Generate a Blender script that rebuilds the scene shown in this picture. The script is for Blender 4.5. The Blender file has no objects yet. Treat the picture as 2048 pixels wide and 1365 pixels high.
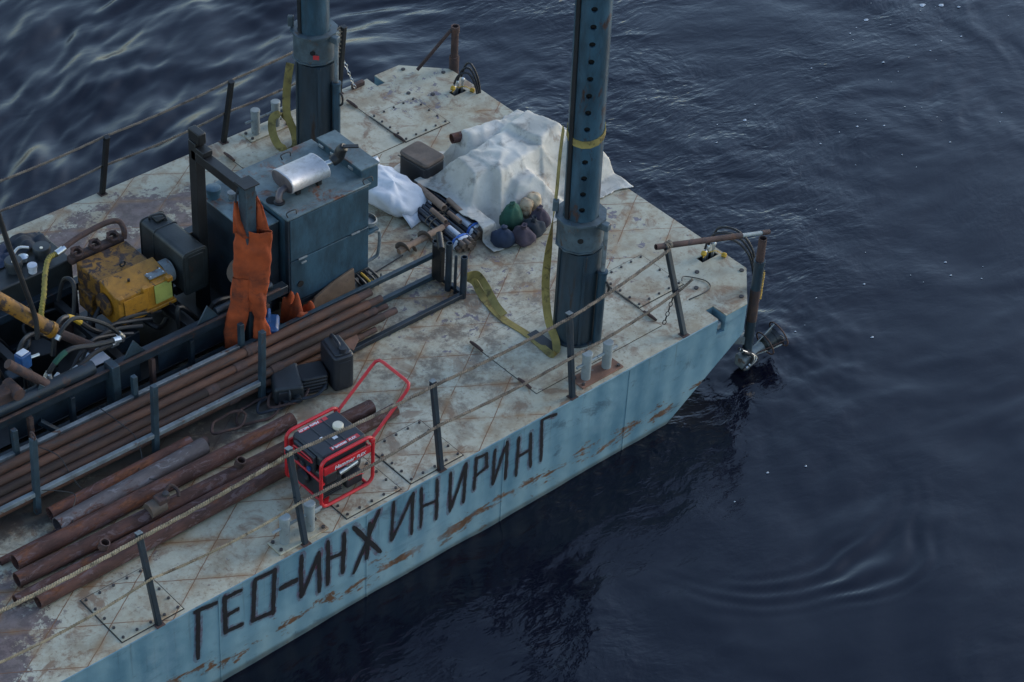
import bpy, bmesh, math, random
import numpy as np
from mathutils import Vector, Matrix, Quaternion
from mathutils.geometry import tessellate_polygon

# ------------------------------------------------------------------ camera, sky, sun, exposure
scene = bpy.context.scene
COL = scene.collection
R = math.radians
rnd = random.Random(7)

cam_data = bpy.data.cameras.new('camera')
cam = bpy.data.objects.new('camera', cam_data)
COL.objects.link(cam)
PITCH, YAW, ROLL = 0.68517191, 0.80947657, 0.06086113
fw = Vector((math.cos(YAW) * math.cos(PITCH), math.sin(YAW) * math.cos(PITCH), -math.sin(PITCH)))
rt = fw.cross(Vector((0, 0, 1))).normalized()
up = rt.cross(fw)
r2 = rt * math.cos(ROLL) + up * math.sin(ROLL)
u2 = -rt * math.sin(ROLL) + up * math.cos(ROLL)
rot = Matrix((r2, u2, -fw)).transposed()
cam.matrix_world = Matrix.Translation((-14.804, -11.750, 14.4)) @ rot.to_4x4()
cam_data.sensor_width = 36
cam_data.lens = 82.63
cam_data.clip_start = 0.5
cam_data.clip_end = 5000
scene.camera = cam

SUN_EL, SUN_AZ = 22.0, 100.0          # azimuth clockwise from +Y
world = bpy.data.worlds.new('World')
scene.world = world
world.use_nodes = True
wn = world.node_tree.nodes
wl = world.node_tree.links
wn.clear()
w_out = wn.new('ShaderNodeOutputWorld')
w_bg = wn.new('ShaderNodeBackground')
w_sky = wn.new('ShaderNodeTexSky')
w_sky.sky_type = 'NISHITA'
w_sky.sun_disc = False
w_sky.sun_elevation = R(SUN_EL)
w_sky.sun_rotation = R(SUN_AZ)
w_sky.air_density = 1.0
w_sky.dust_density = 0.4
w_sky.ozone_density = 0.7
w_bg.inputs['Strength'].default_value = 0.15
wl.new(w_sky.outputs[0], w_bg.inputs[0])
wl.new(w_bg.outputs[0], w_out.inputs[0])

sun_data = bpy.data.lights.new('sun', 'SUN')
sun_data.energy = 0.6
sun_data.angle = R(22)
sun_data.color = (1.0, 0.93, 0.85)
sun = bpy.data.objects.new('sun', sun_data)
COL.objects.link(sun)
sd = Vector((math.sin(R(SUN_AZ)) * math.cos(R(SUN_EL)), math.cos(R(SUN_AZ)) * math.cos(R(SUN_EL)), math.sin(R(SUN_EL))))
sun.rotation_euler = (-sd).to_track_quat('-Z', 'Y').to_euler()
sun.location = sd * 50

vs = scene.view_settings
vs.view_transform = 'Standard'
vs.look = 'None'
vs.exposure = 1.05
vs.gamma = 1.0
vs.use_curve_mapping = False
scene.cycles.max_bounces = 6
scene.cycles.diffuse_bounces = 1
scene.cycles.glossy_bounces = 3

# ------------------------------------------------------------------ material helpers
class NT:
    """small wrapper that makes node networks short to write"""
    def __init__(s, name):
        s.m = bpy.data.materials.new(name)
        s.m.use_nodes = True
        s.t = s.m.node_tree
        s.n = s.t.nodes
        s.bsdf = s.n['Principled BSDF']
        s.out = s.n['Material Output']
        s.tc = s.n.new('ShaderNodeTexCoord')
        s._rand = None
    def link(s, a, b):
        s.t.links.new(a, b)
    def put(s, sock, v):
        if hasattr(v, 'is_linked') or isinstance(v, bpy.types.NodeSocket):
            s.link(v, sock)
        elif isinstance(v, (tuple, list)) and len(v) == 3 and sock.type == 'RGBA':
            sock.default_value = (*v, 1)
        else:
            sock.default_value = v
    def coords(s, scale=(1, 1, 1), loc=(0, 0, 0), random_offset=False, rot=(0, 0, 0)):
        mp = s.n.new('ShaderNodeMapping')
        mp.inputs['Scale'].default_value = scale
        mp.inputs['Location'].default_value = loc
        mp.inputs['Rotation'].default_value = rot
        src = s.tc.outputs['Object']
        if random_offset:
            oi = s.n.new('ShaderNodeObjectInfo')
            ml = s.math('MULTIPLY', oi.outputs['Random'], 37.0)
            va = s.n.new('ShaderNodeVectorMath'); va.operation = 'ADD'
            s.link(src, va.inputs[0]); s.link(ml, va.inputs[1])
            src = va.outputs[0]
        s.link(src, mp.inputs['Vector'])
        return mp.outputs[0]
    def noise(s, vec, scale, detail=6, rough=0.6, distort=0.0):
        nd = s.n.new('ShaderNodeTexNoise')
        nd.inputs['Scale'].default_value = scale
        nd.inputs['Detail'].default_value = detail
        nd.inputs['Roughness'].default_value = rough
        nd.inputs['Distortion'].default_value = distort
        s.link(vec, nd.inputs['Vector'])
        return nd.outputs['Fac']
    def ramp(s, v, lo, hi):
        mr = s.n.new('ShaderNodeMapRange')
        mr.interpolation_type = 'SMOOTHSTEP'
        s.link(v, mr.inputs['Value'])
        s.put(mr.inputs['From Min'], lo); s.put(mr.inputs['From Max'], hi)
        return mr.outputs[0]
    def math(s, op, a, b=0.0, c=None):
        nd = s.n.new('ShaderNodeMath'); nd.operation = op
        s.put(nd.inputs[0], a); s.put(nd.inputs[1], b)
        if c is not None: s.put(nd.inputs[2], c)
        return nd.outputs[0]
    def mix(s, fac, a, b):
        nd = s.n.new('ShaderNodeMix'); nd.data_type = 'RGBA'
        s.put(nd.inputs['Factor'], fac)
        s.put(nd.inputs[6], a); s.put(nd.inputs[7], b)
        return nd.outputs[2]
    def sep(s, v=None):
        nd = s.n.new('ShaderNodeSeparateXYZ')
        s.link(v if v is not None else s.tc.outputs['Object'], nd.inputs[0])
        return nd.outputs
    def bump(s, h, strength, dist=0.01):
        b = s.n.new('ShaderNodeBump')
        b.inputs['Strength'].default_value = strength
        b.inputs['Distance'].default_value = dist
        s.link(h, b.inputs['Height'])
        s.link(b.outputs[0], s.bsdf.inputs['Normal'])
        return b
    def done(s, color, rough=0.6, metal=0.0, spec=None):
        s.put(s.bsdf.inputs['Base Color'], color)
        s.put(s.bsdf.inputs['Roughness'], rough)
        s.put(s.bsdf.inputs['Metallic'], metal)
        if spec is not None: s.bsdf.inputs['Specular IOR Level'].default_value = spec
        return s.m

def worn(name, base, var=0.25, rust=None, rust_lo=0.6, rust_hi=0.7, rust_scale=6.0, rough=0.6,
         metal=0.0, scale=5.0, dirt=(0.03, 0.028, 0.025), dirt_lo=0.55, dirt_hi=0.8, dirt_amt=0.7, bump=0.15, stretch=(1, 1, 1), spec=None, third=None, vary=0.0):
    """painted or bare stuff with tonal drift, grime and optional rust"""
    k = NT(name)
    v = k.coords(random_offset=True, scale=stretch)
    n1 = k.noise(v, scale, 5, 0.6)
    lo = tuple(c * (1 - var) for c in base); hi = tuple(min(1, c * (1 + var)) for c in base)
    c = k.mix(k.ramp(n1, 0.3, 0.7), lo, hi)
    n2 = k.noise(v, scale * 2.7, 9, 0.75)
    c = k.mix(k.math('MULTIPLY', k.ramp(n2, dirt_lo, dirt_hi), dirt_amt), c, dirt)
    if third:
        n6 = k.noise(v, scale * 1.6, 10, 0.74, 0.8)
        c = k.mix(k.ramp(n6, 0.52, 0.60), c, third)
    if rust:
        n3 = k.noise(v, rust_scale, 9, 0.72, 0.5)
        m3 = k.ramp(n3, rust_lo, rust_hi)
        n4 = k.noise(v, rust_scale * 5, 6, 0.7)
        c = k.mix(m3, c, k.mix(k.ramp(n4, 0.35, 0.65), tuple(q * 0.4 for q in rust), rust))
    if vary:
        oi = k.n.new('ShaderNodeObjectInfo')
        f_ = k.math('MULTIPLY_ADD', oi.outputs['Random'], vary, 1 - vary / 2)
        hs = k.n.new('ShaderNodeHueSaturation'); k.link(f_, hs.inputs['Value']); k.link(c, hs.inputs['Color']); c = hs.outputs[0]
    n5 = k.noise(v, scale * 9, 6, 0.65)
    k.bump(n5, bump, 0.01)
    rr = k.math('MULTIPLY_ADD', n2, 0.25, rough - 0.12)
    return k.done(c, rr, metal, spec)

M = {}
RUST = (0.26, 0.11, 0.045)
M['blue_paint'] = worn('blue_grey_paint', (0.027, 0.066, 0.095), 0.35, (0.05, 0.035, 0.03), 0.61, 0.70, 5.0, rough=0.46, dirt=(0.007, 0.012, 0.018), dirt_lo=0.45, stretch=(1, 1, 0.4))
M['blue_roof'] = worn('worn_blue_roof_paint', (0.095, 0.135, 0.145), 0.35, (0.17, 0.062, 0.03), 0.52, 0.64, 3.4, rough=0.55, dirt=(0.03, 0.037, 0.038), dirt_lo=0.48)
M['spud_paint'] = worn('spud_blue_paint', (0.028, 0.062, 0.088), 0.4, (0.06, 0.033, 0.026), 0.56, 0.62, 4.5, rough=0.34, stretch=(1, 1, 0.35), dirt=(0.009, 0.013, 0.017), dirt_lo=0.45)
M['casing_paint'] = worn('casing_blue_paint', (0.021, 0.037, 0.050), 0.4, (0.045, 0.03, 0.024), 0.56, 0.66, 5.0, rough=0.4, stretch=(1, 1, 0.2), dirt=(0.007, 0.009, 0.011), dirt_lo=0.45)
M['dark_blue'] = worn('dark_blue_steel', (0.011, 0.020, 0.029), 0.4, (0.065, 0.03, 0.02), 0.60, 0.68, 9.0, rough=0.46)
M['black_steel'] = worn('black_steel', (0.007, 0.008, 0.0095), 0.4, (0.04, 0.022, 0.016), 0.62, 0.72, 10.0, rough=0.46)
M['grey_steel'] = worn('grey_steel', (0.15, 0.175, 0.185), 0.3, (0.12, 0.065, 0.04), 0.56, 0.66, 9.0, rough=0.5, dirt=(0.04, 0.04, 0.04), dirt_lo=0.46)
M['bollard'] = worn('bollard_paint', (0.23, 0.26, 0.26), 0.2, (0.15, 0.075, 0.04), 0.60, 0.68, 12.0, rough=0.55, dirt=(0.08, 0.08, 0.075), dirt_lo=0.5)
M['rack_paint'] = worn('rack_paint', (0.026, 0.046, 0.060), 0.35, (0.065, 0.03, 0.02), 0.57, 0.67, 8.0, rough=0.4, dirt=(0.009, 0.011, 0.013), dirt_lo=0.45)
M['rust_plate'] = worn('rusty_plate', (0.17, 0.085, 0.055), 0.35, (0.3, 0.27, 0.22), 0.58, 0.68, 9.0, rough=0.8)
M['pipe_rust'] = worn('rusty_pipe', (0.082, 0.034, 0.025), 0.45, (0.17, 0.055, 0.020), 0.52, 0.63, 8.0, rough=0.85, stretch=(0.4, 1, 1), dirt=(0.02, 0.012, 0.012), dirt_lo=0.48, scale=8.0, third=(0.125, 0.078, 0.078), bump=0.5, vary=0.6)
M['pipe_grey'] = worn('grey_rusty_pipe', (0.11, 0.093, 0.094), 0.35, (0.105, 0.042, 0.028), 0.50, 0.60, 6.0, rough=0.75, stretch=(0.4, 1, 1), scale=6.0, third=(0.17, 0.16, 0.17), bump=0.3)
M['rod_rust'] = worn('drill_rod_rust', (0.055, 0.023, 0.013), 0.55, (0.115, 0.042, 0.014), 0.56, 0.67, 6.0, rough=0.72, stretch=(0.22, 1, 1), scale=6.0, dirt=(0.010, 0.009, 0.009), dirt_lo=0.45, third=(0.026, 0.019, 0.019), bump=0.4, vary=1.0)
M['rust_post'] = worn('rusty_post', (0.062, 0.034, 0.028), 0.4, (0.14, 0.058, 0.028), 0.55, 0.68, 9.0, rough=0.8, third=(0.035, 0.026, 0.028), bump=0.35)
M['yellow_paint'] = worn('worn_yellow_paint', (0.34, 0.148, 0.010), 0.25, (0.04, 0.024, 0.016), 0.56, 0.65, 9.0, rough=0.5, dirt=(0.08, 0.04, 0.012), dirt_lo=0.45)
M['yellow_rusty'] = worn('rusty_yellow_paint', (0.23, 0.105, 0.012), 0.35, (0.05, 0.027, 0.022), 0.46, 0.56, 9.0, rough=0.65, dirt=(0.04, 0.024, 0.016), dirt_lo=0.48)
M['yellow_plain'] = worn('yellow_rubber', (0.5, 0.3, 0.02), 0.15, rough=0.55)
M['yellow_green'] = worn('faded_lime_plate', (0.26, 0.27, 0.06), 0.2, (0.08, 0.06, 0.03), 0.62, 0.7, 12, rough=0.6)
M['tank_black'] = worn('black_tank_paint', (0.014, 0.018, 0.019), 0.35, (0.085, 0.03, 0.016), 0.64, 0.70, 6.0, rough=0.46, dirt=(0.032, 0.032, 0.03), dirt_lo=0.5, dirt_amt=0.5)
M['rubber'] = worn('black_rubber', (0.011, 0.012, 0.014), 0.3, rough=0.5, dirt=(0.035, 0.035, 0.036), dirt_lo=0.5)
M['plastic_black'] = worn('black_plastic', (0.018, 0.02, 0.025), 0.2, rough=0.42, dirt=(0.04, 0.04, 0.04), bump=0.05)
M['can_grey'] = worn('grimy_grey_plastic', (0.018, 0.023, 0.027), 0.3, rough=0.5, dirt=(0.035, 0.03, 0.028), dirt_lo=0.5, bump=0.12)
M['plastic_blue'] = worn('blue_plastic', (0.014, 0.06, 0.17), 0.3, rough=0.4, dirt=(0.015, 0.025, 0.04), dirt_lo=0.45, bump=0.05)
M['red_paint'] = worn('red_paint', (0.50, 0.016, 0.022), 0.15, rough=0.38, dirt=(0.12, 0.015, 0.015), dirt_amt=0.6, bump=0.03)
M['white_print'] = worn('white_print', (0.7, 0.7, 0.7), 0.05, rough=0.5, dirt_amt=0.15, bump=0.02)
M['steel_bright'] = worn('galvanised_fitting', (0.55, 0.57, 0.58), 0.15, rough=0.35, metal=0.9, dirt_amt=0.4)
M['muffler'] = worn('aluminised_steel', (0.50, 0.50, 0.51), 0.1, rough=0.58, metal=0.7, dirt=(0.2, 0.18, 0.16), dirt_amt=0.7, dirt_lo=0.46, bump=0.12)
M['muffler_end'] = worn('burnt_steel', (0.14, 0.12, 0.125), 0.2, rough=0.45, metal=0.6)
M['dark_hole'] = worn('hole_dark', (0.006, 0.006, 0.006), 0.2, rough=0.9)  # near-black colour stands in for the dark inside openings
M['orange_cloth'] = worn('grubby_orange_cloth', (0.30, 0.050, 0.009), 0.25, (0.13, 0.032, 0.014), 0.48, 0.72, 3.0, rough=0.9, dirt=(0.08, 0.02, 0.01), dirt_lo=0.5, dirt_amt=0.45)
M['cloth_dark'] = worn('dark_cloth', (0.02, 0.026, 0.035), 0.3, rough=0.9)
M['cloth_blue'] = worn('navy_cloth', (0.018, 0.03, 0.06), 0.3, rough=0.9)
M['cloth_green'] = worn('green_cloth', (0.018, 0.07, 0.045), 0.3, rough=0.9)
M['cloth_plum'] = worn('plum_cloth', (0.05, 0.038, 0.052), 0.3, rough=0.9)
M['cloth_beige'] = worn('sandy_stone', (0.42, 0.33, 0.22), 0.25, (0.25, 0.13, 0.06), 0.5, 0.65, 8, rough=0.9)
M['sack'] = worn('white_woven_plastic', (0.60, 0.61, 0.63), 0.08, rough=0.65, dirt=(0.3, 0.3, 0.3), dirt_amt=0.4, dirt_lo=0.48, bump=0.15)
M['strap'] = worn('olive_yellow_webbing', (0.25, 0.195, 0.06), 0.25, (0.13, 0.10, 0.04), 0.5, 0.66, 9, rough=0.9, dirt_amt=0.4)
M['rope'] = worn('hemp_rope', (0.20, 0.155, 0.11), 0.3, (0.11, 0.085, 0.07), 0.45, 0.65, 8.0, rough=0.9)
M['rope_pale'] = worn('pale_hemp_rope', (0.27, 0.215, 0.135), 0.3, (0.12, 0.09, 0.06), 0.48, 0.65, 9.0, rough=0.95)
M['box_brown'] = worn('brown_case', (0.11, 0.08, 0.06), 0.3, (0.17, 0.085, 0.04), 0.55, 0.7, 5, rough=0.7)
M['plank'] = worn('weathered_board', (0.17, 0.115, 0.075), 0.25, (0.07, 0.055, 0.05), 0.55, 0.7, 5, rough=0.85)
M['tape_blue'] = worn('blue_tape', (0.05, 0.15, 0.48), 0.15, rough=0.4, bump=0.02)
M['tape_white'] = worn('white_film', (0.52, 0.55, 0.60), 0.15, rough=0.4, dirt=(0.25, 0.25, 0.25), dirt_lo=0.5, bump=0.08)
M['tube_black'] = worn('glossy_black_tube', (0.02, 0.023, 0.03), 0.3, rough=0.25, dirt=(0.09, 0.08, 0.075))
M['cardboard'] = worn('brown_paper_tube', (0.24, 0.16, 0.11), 0.25, (0.1, 0.065, 0.05), 0.55, 0.7, 9, rough=0.85)
M['foam'] = worn('water_foam', (0.34, 0.38, 0.42), 0.1, rough=0.8, dirt_amt=0.0)
M['letter_black'] = worn('black_brush_paint', (0.007, 0.007, 0.009), 0.2, rough=0.6, dirt=(0.03, 0.045, 0.055), dirt_lo=0.62, dirt_hi=0.78, bump=0.05)
M['cap_cream'] = worn('cream_plastic', (0.62, 0.58, 0.46), 0.08, rough=0.45, bump=0.02)
M['gasket'] = worn('dark_gap', (0.035, 0.036, 0.035), 0.3, RUST, 0.6, 0.7, 9, rough=0.9)
M['bolt'] = worn('dark_bolt', (0.05, 0.045, 0.045), 0.3, rough=0.6, metal=0.3)
M['red_print'] = worn('red_sticker', (0.45, 0.03, 0.035), 0.1, rough=0.45, dirt_amt=0.3)
M['collar'] = worn('collar_worn_paint', (0.055, 0.080, 0.095), 0.35, (0.09, 0.06, 0.045), 0.55, 0.64, 6.0, rough=0.45, dirt=(0.015, 0.018, 0.02), dirt_lo=0.45)

def make_red_spray():
    k = NT('faint_red_spray')
    v = k.coords()
    n = k.noise(v, 9, 8, 0.75)
    k.done((0.16, 0.035, 0.07), 0.7)
    k.put(k.bsdf.inputs['Alpha'], k.math('MULTIPLY', k.ramp(n, 0.35, 0.70), 0.5))
    return k.m
M['red_spray'] = make_red_spray()

def make_deck():
    k = NT('worn_deck_paint')
    v = k.coords()
    x, y, z = k.sep()[:3]
    big = k.noise(v, 0.55, 4, 0.55)
    mid = k.noise(v, 2.2, 8, 0.66)
    fine = k.noise(v, 26, 8, 0.72)
    c = k.mix(k.ramp(big, 0.35, 0.65), (0.395, 0.375, 0.278), (0.495, 0.467, 0.356))
    c = k.mix(k.math('MULTIPLY', k.ramp(mid, 0.44, 0.66), 0.85), c, (0.30, 0.235, 0.145))
    # fine brown speckle and scratches
    vs_ = k.coords(scale=(1, 1, 1), rot=(0, 0, 0.6))
    sc = k.n.new('ShaderNodeMapping'); sc.inputs['Scale'].default_value = (3.0, 26.0, 1); sc.inputs['Rotation'].default_value = (0, 0, 0.5)
    k.link(k.tc.outputs['Object'], sc.inputs['Vector'])
    scr = k.noise(sc.outputs[0], 2.0, 7, 0.75, 1.5)
    dens = k.noise(v, 1.1, 5, 0.6)
    sp = k.math('MULTIPLY', k.ramp(fine, 0.52, 0.66), k.ramp(dens, 0.36, 0.6))
    c = k.mix(k.math('MULTIPLY', sp, 0.85), c, (0.20, 0.125, 0.07))
    c = k.mix(k.math('MULTIPLY', k.ramp(scr, 0.63, 0.70), 0.5), c, (0.21, 0.15, 0.11))
    # rust blooms
    rz = k.noise(v, 3.3, 10, 0.72, 0.6)
    rbig = k.noise(k.coords(loc=(4, 1, 0)), 0.8, 3)
    rm = k.math('MULTIPLY', k.ramp(rz, 0.50, 0.62), k.ramp(rbig, 0.34, 0.54))
    c = k.mix(k.math('MULTIPLY', rm, 0.8), c, k.mix(fine, (0.10, 0.052, 0.035), (0.29, 0.155, 0.07)))
    # worn-through primer: chips everywhere amidships, sheets of it aft
    def blob(cx, cy, rx, ry):
        dx = k.math('DIVIDE', k.math('SUBTRACT', x, cx), rx)
        dy = k.math('DIVIDE', k.math('SUBTRACT', y, cy), ry)
        d = k.math('ADD', k.math('MULTIPLY', dx, dx), k.math('MULTIPLY', dy, dy))
        return k.math('SUBTRACT', 1.0, k.math('MINIMUM', d, 1.0))
    chip = k.noise(k.coords(loc=(7.3, 2.2, 0)), 7.5, 9, 0.72, 0.3)
    zone = k.math('MAXIMUM', blob(-2.6, 1.9, 1.5, 1.2), blob(-0.6, 4.9, 0.8, 0.7))
    zone = k.math('MAXIMUM', zone, blob(-0.9, 1.8, 1.0, 0.7))
    cm = k.ramp(k.math('MULTIPLY_ADD', zone, 0.11, chip), 0.655, 0.672)
    c = k.mix(cm, c, k.mix(fine, (0.115, 0.105, 0.135), (0.19, 0.165, 0.175)))
    aft = k.math('MAXIMUM', blob(-4.7, 4.45, 1.7, 1.0), blob(-9.0, 1.0, 1.15, 1.2))
    wn_ = k.noise(k.coords(loc=(1.3, 8.2, 0)), 2.2, 12, 0.78)
    wm = k.ramp(k.math('ADD', k.math('MULTIPLY_ADD', k.math('MINIMUM', aft, 0.55), 0.34, wn_), k.math('MULTIPLY', k.math('SUBTRACT', fine, 0.5), 0.25)), 0.61, 0.66)
    c = k.mix(k.math('MULTIPLY', wm, 0.92), c, k.mix(k.ramp(k.noise(v, 9, 10, 0.75), 0.42, 0.6), (0.085, 0.056, 0.055), (0.165, 0.115, 0.11)))
    deck_shade = k.math('MINIMUM', k.math('MAXIMUM', blob(-6.4, 2.55, 3.0, 1.35), blob(-4.3, 2.9, 1.5, 0.9)), 0.5)  # shade under the rack and machinery, painted into the deck colour
    shade_mask = k.ramp(k.math('MULTIPLY_ADD', deck_shade, 0.62, k.noise(k.coords(loc=(5, 2, 0)), 1.7, 10, 0.72)), 0.60, 0.78)
    walk = k.math('MAXIMUM', blob(-3.3, 1.6, 2.6, 1.5), blob(-2.2, 2.7, 1.4, 1.2))
    gm = k.math('MULTIPLY', k.ramp(k.noise(k.coords(loc=(6, 6, 0)), 4.2, 12, 0.76), 0.44, 0.62), k.math('MULTIPLY_ADD', walk, 0.7, 0.25))
    c = k.mix(gm, c, (0.135, 0.105, 0.075))
    # rusty weld lines of the stiffeners below: a diamond lattice at 33 degrees
    wob = k.math('MULTIPLY', k.math('SUBTRACT', k.noise(v, 3.0, 3), 0.5), 0.03)
    def lattice(sign, off):
        q = k.math('ADD', k.math('ADD', y, k.math('MULTIPLY', x, sign * 0.65)), wob)
        f = k.math('FRACT', k.math('ADD', k.math('DIVIDE', q, 0.55), off))
        return k.math('ABSOLUTE', k.math('SUBTRACT', f, 0.5))      # 0 on the line
    la = lattice(-1, 0.5 - 0.655)
    lb = lattice(1, 0.5 + 0.664)
    brk1 = k.ramp(k.noise(k.coords(loc=(3, 3, 0)), 1.9, 5), 0.36, 0.48)
    brk2 = k.ramp(k.noise(k.coords(loc=(9, 5, 0)), 1.9, 5), 0.36, 0.48)
    l1 = k.math('MULTIPLY', k.math('SUBTRACT', 1.0, k.ramp(la, 0.006, 0.012)), brk1)
    l2 = k.math('MULTIPLY', k.math('SUBTRACT', 1.0, k.ramp(lb, 0.006, 0.012)), brk2)
    halo = k.math('MULTIPLY', k.math('SUBTRACT', 1.0, k.ramp(k.math('MINIMUM', la, lb), 0.0, 0.13)), k.ramp(mid, 0.40, 0.62))
    # no lattice over the spud wells
    mid_y = k.math('ABSOLUTE', k.math('SUBTRACT', y, 2.735))
    ok = k.math('MAXIMUM', k.math('LESS_THAN', mid_y, 1.5), k.math('LESS_THAN', x, -3.0))
    ln = k.math('MULTIPLY', k.math('MAXIMUM', l1, l2), ok)
    c = k.mix(k.math('MULTIPLY', k.math('MULTIPLY', halo, ok), 0.6), c, (0.28, 0.155, 0.065))
    c = k.mix(k.math('MULTIPLY', ln, 0.95), c, k.mix(fine, (0.085, 0.036, 0.018), (0.25, 0.105, 0.034)))
    c = k.mix(k.math('MULTIPLY', shade_mask, 0.88), c, k.mix(mid, (0.012, 0.011, 0.012), (0.038, 0.029, 0.028)))
    h = k.math('ADD', k.math('MULTIPLY', fine, 0.25), k.math('MULTIPLY', cm, -0.5))
    h = k.math('ADD', h, k.math('MULTIPLY', ln, 0.8))
    k.bump(h, 0.35, 0.006)
    rr = k.math('MULTIPLY_ADD', mid, 0.35, 0.42)
    return k.done(c, rr)
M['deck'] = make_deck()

def make_hull():
    k = NT('hull_side_paint')
    v = k.coords()
    x, y, z = k.sep()[:3]
    big = k.noise(v, 0.9, 5, 0.6)
    st = k.noise(k.coords(scale=(9, 9, 0.7)), 1.0, 6, 0.65)
    sl = k.noise(k.coords(scale=(0.7, 1, 7), rot=(0, -0.25, 0)), 1.0, 7, 0.7, 0.5)
    c = k.mix(k.ramp(big, 0.3, 0.7), (0.080, 0.172, 0.225), (0.152, 0.262, 0.312))
    c = k.mix(k.math('MULTIPLY', k.ramp(st, 0.52, 0.72), 0.35), c, (0.18, 0.285, 0.33))
    c = k.mix(k.math('MULTIPLY', k.ramp(sl, 0.56, 0.72), 0.65), c, (0.045, 0.105, 0.16))
    # pale scrubbed band just above the water
    band = k.math('MULTIPLY', k.ramp(z, -0.55, -0.95), k.ramp(big, 0.3, 0.6))
    c = k.mix(k.math('MULTIPLY', band, 0.5), c, (0.18, 0.265, 0.285))
    # rust: horizontal scabs low on the side
    rn = k.noise(k.coords(scale=(1.6, 1, 5.5)), 1.3, 10, 0.7, 0.4)
    low = k.math('SUBTRACT', 1.0, k.math('MINIMUM', k.math('ABSOLUTE', k.math('MULTIPLY', k.math('ADD', z, 0.82), 2.6)), 1.0))
    fr = k.noise(v, 16, 9, 0.75)
    rm = k.ramp(k.math('ADD', k.math('MULTIPLY_ADD', low, 0.24, rn), k.math('MULTIPLY', fr, 0.30)), 0.88, 0.935)
    fine = k.noise(v, 30, 6, 0.7)
    c = k.mix(rm, c, k.mix(fine, (0.035, 0.022, 0.018), (0.18, 0.088, 0.04)))
    sp = k.noise(k.coords(scale=(1.5, 1, 4)), 6, 8, 0.7)
    c = k.mix(k.ramp(sp, 0.70, 0.73), c, (0.11, 0.055, 0.05))
    # drips and scuffs running down from the deck edge
    dr_ = k.noise(k.coords(scale=(14, 1, 0.5), loc=(2, 0, 0)), 1.0, 5, 0.6)
    dm = k.math('MULTIPLY', k.ramp(dr_, 0.56, 0.66), k.ramp(z, -0.75, -0.05))
    c = k.mix(k.math('MULTIPLY', dm, 0.45), c, (0.06, 0.085, 0.095))
    scf = k.noise(k.coords(scale=(1, 1, 1.6), loc=(7, 0, 3)), 2.1, 11, 0.76, 0.6)
    c = k.mix(k.math('MULTIPLY', k.ramp(scf, 0.55, 0.66), 0.6), c, (0.035, 0.06, 0.085))
    c = k.mix(k.math('MULTIPLY', k.ramp(k.noise(k.coords(loc=(1, 4, 9)), 1.3, 9, 0.7), 0.52, 0.68), 0.5), c, (0.19, 0.285, 0.33))
    # waterline slime
    wl_ = k.ramp(z, -0.985, -1.04)
    c = k.mix(k.math('MULTIPLY', wl_, 0.75), c, (0.05, 0.06, 0.055))
    fr_x = k.math('SINE', k.math('MULTIPLY', x, 2 * math.pi / 0.55))
    dent = k.math('ADD', k.math('MULTIPLY', k.math('MULTIPLY', fr_x, fr_x), 0.9), k.math('MULTIPLY', k.noise(v, 1.7, 3), 3.0))
    k.bump(k.math('ADD', k.math('MULTIPLY', fine, 0.12), dent), 0.6, 0.02)
    return k.done(c, k.math('MULTIPLY_ADD', st, 0.3, 0.38))
M['hull'] = make_hull()

def make_water():
    k = NT('river_water')
    v = k.coords()
    x, y, z = k.sep()[:3]
    warp = k.n.new('ShaderNodeTexNoise'); warp.inputs['Scale'].default_value = 0.35; warp.inputs['Detail'].default_value = 3
    k.link(v, warp.inputs['Vector'])
    vm = k.n.new('ShaderNodeVectorMath'); vm.operation = 'MULTIPLY_ADD'
    k.link(warp.outputs['Color'], vm.inputs[0]); vm.inputs[1].default_value = (1.3, 1.3, 0); k.link(v, vm.inputs[2])
    def nz(scale, stretch, rot_, detail, rough):
        mp = k.n.new('ShaderNodeMapping'); mp.inputs['Scale'].default_value = stretch; mp.inputs['Rotation'].default_value = (0, 0, rot_)
        k.link(vm.outputs[0], mp.inputs['Vector'])
        return k.noise(mp.outputs[0], scale, detail, rough, 0.3)
    # the far side of the barge carries long smooth flow streaks, the open river is rippled
    far = k.ramp(k.math('ADD', y, k.math('MULTIPLY', x, -0.9)), 4.8, 8.6)
    rip = k.math('ADD', nz(2.6, (1, 1.7, 1), 0.9, 3, 0.5), k.math('MULTIPLY', nz(6.5, (1, 1.9, 1), 0.6, 3, 0.5), 0.5))
    strk = nz(1.5, (0.55, 2.6, 1), -0.15, 4, 0.5)
    patch = k.ramp(k.noise(k.coords(loc=(2, 5, 0)), 0.33, 3), 0.36, 0.62)
    near = k.ramp(k.math('ADD', k.math('MULTIPLY', y, -1.0), k.math('MULTIPLY', x, 0.55)), 1.5, -0.8)
    amt = k.math('MULTIPLY', k.math('MULTIPLY_ADD', patch, 0.75, 0.25), k.math('MULTIPLY_ADD', near, 0.72, 0.28))
    h = k.math('ADD', k.math('MULTIPLY', k.math('MULTIPLY', rip, amt), k.math('SUBTRACT', 1.0, k.math('MULTIPLY', far, 0.93))),
               k.math('MULTIPLY', k.math('MULTIPLY', strk, far), 0.25))
    k.bump(h, 1.0, 0.030)
    k.bsdf.inputs['IOR'].default_value = 1.41
    return k.done((0.0025, 0.0030, 0.0085), k.math('MULTIPLY_ADD', far, 0.12, 0.12))
M['water'] = make_water()

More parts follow.
